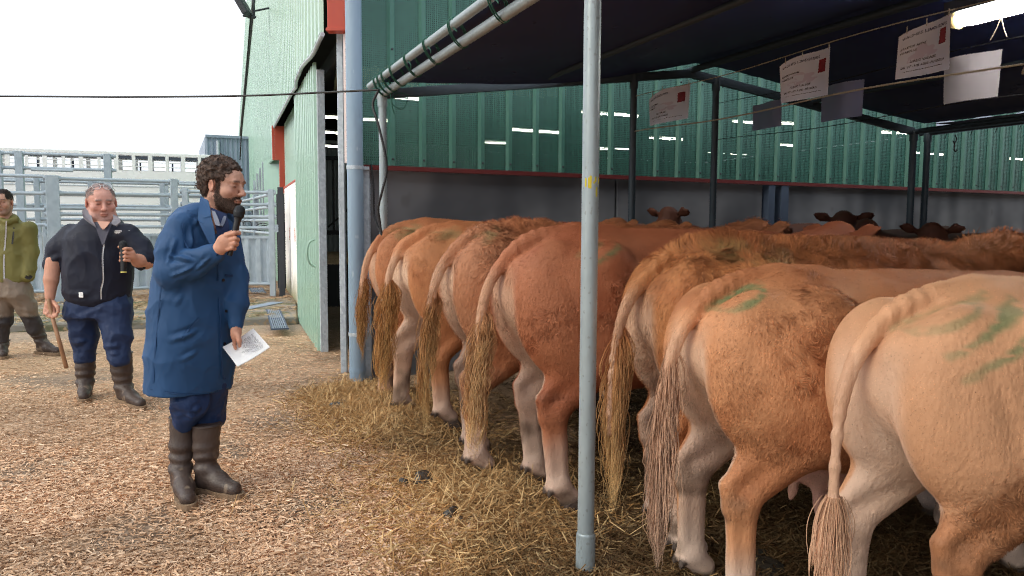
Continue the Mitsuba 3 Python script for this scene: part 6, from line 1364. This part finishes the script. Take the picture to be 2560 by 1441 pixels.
S.chain([P3(0, 549, -0.06), P3(18, 556, -0.12), P3(38, 549, -0.06)], [0.03, 0.026, 0.03], 0.03); S.chain([P3(-4, 546, 0.02), P3(18, 540, 0.08), P3(38, 546, 0.02)], [0.035, 0.04, 0.035], 0.03)
m = folds(S.mesh(3), [(P3(65, 600, -0.1), P3(80, 660, -0.1), 0.02, 0.012), (P3(-10, 680, -0.2), P3(50, 690, -0.2), 0.02, 0.010)], 15, 0.006, 6)
jk = part(m3, 'jacket', m, 'coat_cloth', True, color=flat_colour(m, OL, 0.12, 5)); V1, N1 = np.asarray(m.vertices), vnormals(m); KD1 = cKDTree(V1); coat = jk
strip([(14, 552), (13, 600), (9, 650), (8, 698)], 0.014, 'zip', 'zip', 0.004, 0.003); strip([(33, 568), (31, 590), (28, 612)], 0.014, 'black_zip', 'chest_pocket_zip', 0.004, 0.003)
strip([(62, 690), (74, 697), (80, 690)], 0.03, 'black_zip', 'cuff', 0.006, 0.003)
S = Sdf.around([P3(-20, 694, 0.2), P3(76, 694, -0.25), P3(90, 825, 0.1), P3(2, 858, 0)], (0.12, 0.1, 0.0), 0.012)
loft_px(S, [(692, -18, 70), (720, -20, 74), (740, -20, 72)], D3, ANG3, 0.7)
S.chain([P3(5, 735, 0.0), P3(4, 800, 0.0), P3(2, 855, -0.0)], [0.112, 0.088, 0.075], 0.05); S.chain([P3(48, 735, 0.0), P3(66, 770, 0.04), P3(86, 822, 0.10)], [0.112, 0.092, 0.078], 0.05)
m = folds(S.mesh(3), [(P3(45, 760, -0.1), P3(80, 775, -0.1), 0.02, 0.018), (P3(60, 790, -0.05), P3(95, 800, 0.0), 0.02, 0.018), (P3(-8, 790, -0.1), P3(18, 800, -0.1), 0.02, 0.014)], 25, 0.008, 7)
c = flat_colour(m, (0.20, 0.155, 0.12), 0.15, 6); zt = np.asarray(m.vertices)[:, 2]; t = sstep(0.47, 0.44, zt) * 0.9; c = c * (1 - t[:, None]) + A([0.02, 0.02, 0.026]) * t[:, None]
part(m3, 'trousers', m, 'coat_cloth', True, color=c)
hb = gnd(95, 884); boots(m3, hb, gnd(149, 889), at(87, 815, hb[1] - 0.02), 0.078, 0.058)
hb = gnd(6, 890); boots(m3, hb, hb + unit(gnd(10, 907) - hb) * 0.29, at(4, 850, hb[1] - 0.02), 0.078, 0.058)
# ================================================================ loose chips and straw on the ground
material('straw', pr(VC, 0.7, specular=0.25))
def strewn(N, dom, wid, ln, lift, cols, rng, keep, curve=0.15, fade=None, flat=False):
    """curved shreds lying on the ground: dom draws positions; keep(x, y) is the chance that one stays"""
    x, y = dom(N); k = rng.random(N) < keep(x, y); x, y = x[k], y[k]; n = len(x)
    a = rng.random(n) * 2 * np.pi; L = ln[0] + (ln[1] - ln[0]) * rng.random(n)**1.7; w = wid[0] + (wid[1] - wid[0]) * rng.random(n)
    dx, dy = np.cos(a), np.sin(a); bow = curve * L * rng.normal(size=n); tilt = lift * rng.normal(size=n); z0 = np.abs(rng.normal(size=n)) * 0.010 + 0.003
    rows = []
    roll = 0.7 * rng.normal(size=n)
    for t in ((-0.5, 0.5) if flat else (-0.5, 0.0, 0.5)):
        px, py = x + dx * L * t - dy * bow * (1 - 4 * t * t), y + dy * L * t + dx * bow * (1 - 4 * t * t)
        pz_ = height(px, py) + z0 + np.abs(L * t * tilt) * 1.0 + L * t * tilt * 0.3
        ww = w * (0.5 if t else 0.62)
        if flat: ww = w * (0.5 + 0.25 * np.sign(t) * rng.random(n))
        rows += [np.stack([px - dy * ww, py + dx * ww, pz_ + np.sin(roll) * ww], 1), np.stack([px + dy * ww, py - dx * ww, pz_ - np.sin(roll) * ww], 1)]
    V = np.stack(rows, 1).reshape(-1, 3); F_ = (np.arange(n)[:, None, None] * len(rows) + A([[0, 1, 3], [0, 3, 2], [2, 3, 5], [2, 5, 4]][:len(rows) - 2])).reshape(-1, 3)
    c0, c1, c2 = [A(c) for c in cols]; u = rng.random(n)
    c = np.where((u < 0.5)[:, None], c0 + (c1 - c0) * (2 * u)[:, None], c1 + (c2 - c1) * (2 * u - 1)[:, None]) * (0.8 + 0.4 * rng.random((n, 1)))
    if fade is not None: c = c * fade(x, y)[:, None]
    return tm(V, F_), np.repeat(np.clip(c, 0.005, 0.9), len(rows), 0)
rng = np.random.default_rng(77)
def near(lo, hi, x0, x1, pw=1.0):
    def d(N):
        y = 1 / np.sqrt(rng.random(N) * (1 / lo**2 - 1 / hi**2) + 1 / hi**2)
        return (x0 + (x1 - x0) * rng.random(N)) * y, y
    return d
mott = lambda x, y, f=1.0, s=3: nfbm(np.stack([x, y, 0 * x], -1), f, 3, s)
yard_keep = lambda x, y: (1 - 0.72 * trampled(x, y)) * sstep(0.25, -0.15, edge_of_stalls(x, y)) * (0.55 + 0.9 * sstep(0.35, 0.6, mott(x, y, 1.3))) * sstep(10.2, 9.0, y - 0.4 * (x + 5.0) + 0.8 * (mott(x, y, 2.2, 8) - 0.5))
def damp(x, y): return 0.76 + 0.30 * sstep(0.28, 0.52, mott(x, y, 0.9, 14))
m, c = strewn(370000, near(2.2, 11.5, -0.72, 0.25), (0.0026, 0.0065), (0.013, 0.050), 0.10, ((0.46, 0.27, 0.15), (0.65, 0.42, 0.26), (0.78, 0.58, 0.41)), rng, yard_keep, 0.16, damp, True)
k = thing('wood_chips', 'pale wood shavings and chopped straw strewn over the yard', 'wood shavings', kind='stuff'); put(k, m, 'straw', color=c)
bed_keep = lambda x, y: sstep(-0.25, 0.2, edge_of_stalls(x, y) + 0.1 * rng.normal(size=len(x)))
def shade(x, y): return (0.20 + 0.78 * sstep(0.9, 0.0, edge_of_stalls(x, y))) * (0.55 + 0.75 * sstep(0.3, 0.6, mott(x, y, 1.6, 31)))  # canopy shade put into the straw colour, deeper in is darker, plus mottling
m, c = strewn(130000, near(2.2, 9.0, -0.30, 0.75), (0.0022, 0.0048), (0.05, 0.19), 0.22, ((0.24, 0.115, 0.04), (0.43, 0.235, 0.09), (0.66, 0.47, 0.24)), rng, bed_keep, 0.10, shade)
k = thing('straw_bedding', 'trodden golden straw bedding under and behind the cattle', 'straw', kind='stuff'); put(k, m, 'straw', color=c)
def heaps(N):
    i = rng.integers(0, 4, N); c = A([PILES[j][0] for j in range(4)])[i]; r = A([PILES[j][1] for j in range(4)])[i]
    return c[:, 0] + r * 0.8 * rng.normal(size=N), c[:, 1] + r * 0.8 * rng.normal(size=N)
m, c = strewn(22000, heaps, (0.002, 0.0045), (0.06, 0.22), 0.35, ((0.28, 0.15, 0.055), (0.46, 0.275, 0.115), (0.66, 0.48, 0.25)), rng, lambda x, y: np.ones_like(x), 0.14)
k = thing('straw_heap', 'heap of golden straw piled at the edge of the stalls', 'straw', kind='stuff'); put(k, m, 'straw', color=c)
far_keep = lambda x, y: (0.4 + 0.6 * sstep(0.4, 0.6, mott(x, y, 1.5, 41)))
def slab_dom(N): 
    u, v = rng.random(N) * (sL + 10) - 5, 2.95 + 8 * rng.random(N)**1.5; P = s0[None] + sd[None] * u[:, None] + sn[None] * v[:, None]; return P[:, 0], P[:, 1]
m, c = strewn(30000, slab_dom, (0.006, 0.014), (0.04, 0.12), 0.1, ((0.32, 0.19, 0.10), (0.48, 0.31, 0.18), (0.60, 0.45, 0.30)), rng, far_keep); m.apply_translation([0, 0, SLAB - 0.01])
k = thing('pen_litter', 'wood shavings scattered on the floor of the pens', 'wood shavings', kind='stuff'); put(k, m, 'straw', color=c)
def kerb_dom(N):
    u, v = rng.random(N) * sL, rng.random(N) * 2.9; P = s0[None] + sd[None] * u[:, None] + sn[None] * v[:, None]; return P[:, 0], P[:, 1]
m, c = strewn(9000, kerb_dom, (0.004, 0.010), (0.03, 0.09), 0.1, ((0.32, 0.19, 0.10), (0.42, 0.29, 0.16), (0.50, 0.40, 0.26)), rng, lambda x, y: sstep(0.45, 0.7, mott(x, y, 2.5, 51))); m.apply_translation([0, 0, SLAB + 0.004])
k = thing('strip_litter', 'thin scatter of shavings on the mossy concrete strip', 'wood shavings', kind='stuff'); put(k, m, 'straw', color=c)
foot = lambda N: (-3.2 + 7.0 * rng.random(N), 0.4 + 1.95 * rng.random(N))
m, c = strewn(30000, foot, (0.003, 0.007), (0.015, 0.055), 0.1, ((0.46, 0.27, 0.15), (0.65, 0.42, 0.26), (0.78, 0.58, 0.41)), rng, yard_keep, 0.16, damp, True)
k = thing('wood_chips', 'wood shavings in front of the bottom edge of the picture', 'wood shavings', kind='stuff'); put(k, m, 'straw', color=c)
deep = lambda N: (0.4 + 6.0 * rng.random(N), 0.6 + 6.4 * rng.random(N))
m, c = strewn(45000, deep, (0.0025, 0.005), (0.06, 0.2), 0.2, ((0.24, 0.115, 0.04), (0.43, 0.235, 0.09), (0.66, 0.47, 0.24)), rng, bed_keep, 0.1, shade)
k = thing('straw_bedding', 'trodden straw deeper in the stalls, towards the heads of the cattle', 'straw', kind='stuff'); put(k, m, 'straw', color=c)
# dung and puddle
material('dung', bump(pr((0.035, 0.030, 0.024), 0.35), lambda p, n, uv: fbm(p.x * 40, p.y * 40, p.z * 40, 2) * 0.012, 1.0))
for i, (px, py, r, lab) in enumerate(((850, 1030, 0.10, 'dark dung lump beside the straw heap'), (1055, 1215, 0.11, 'dark dung lump in the straw between the third cow and the yard'), (1875, 1425, 0.16, 'wet dark dung pat at the bottom edge under the tan cow'), (1130, 1318, 0.05, 'small dung pat on the straw left of the front post'))):
    q = gnd(px, py); S = Sdf(q - A([r * 1.6, r * 1.6, 0.04]), q + A([r * 1.6, r * 1.6, 0.12]), 0.010); g_ = np.random.default_rng(i); hz = float(height(q[:1], q[1:2])[0])
    for j in range(7): S.ell(A([q[0], q[1], hz + 0.012]) + A([*(g_.normal(size=2) * r * 0.45), 0]), (r * g_.uniform(0.3, 0.55), r * g_.uniform(0.3, 0.55), 0.022 * g_.uniform(0.7, 1.4)), 0.02)
    k = thing('dung_pat', lab, 'dung'); put(k, S.mesh(2), 'dung', True)
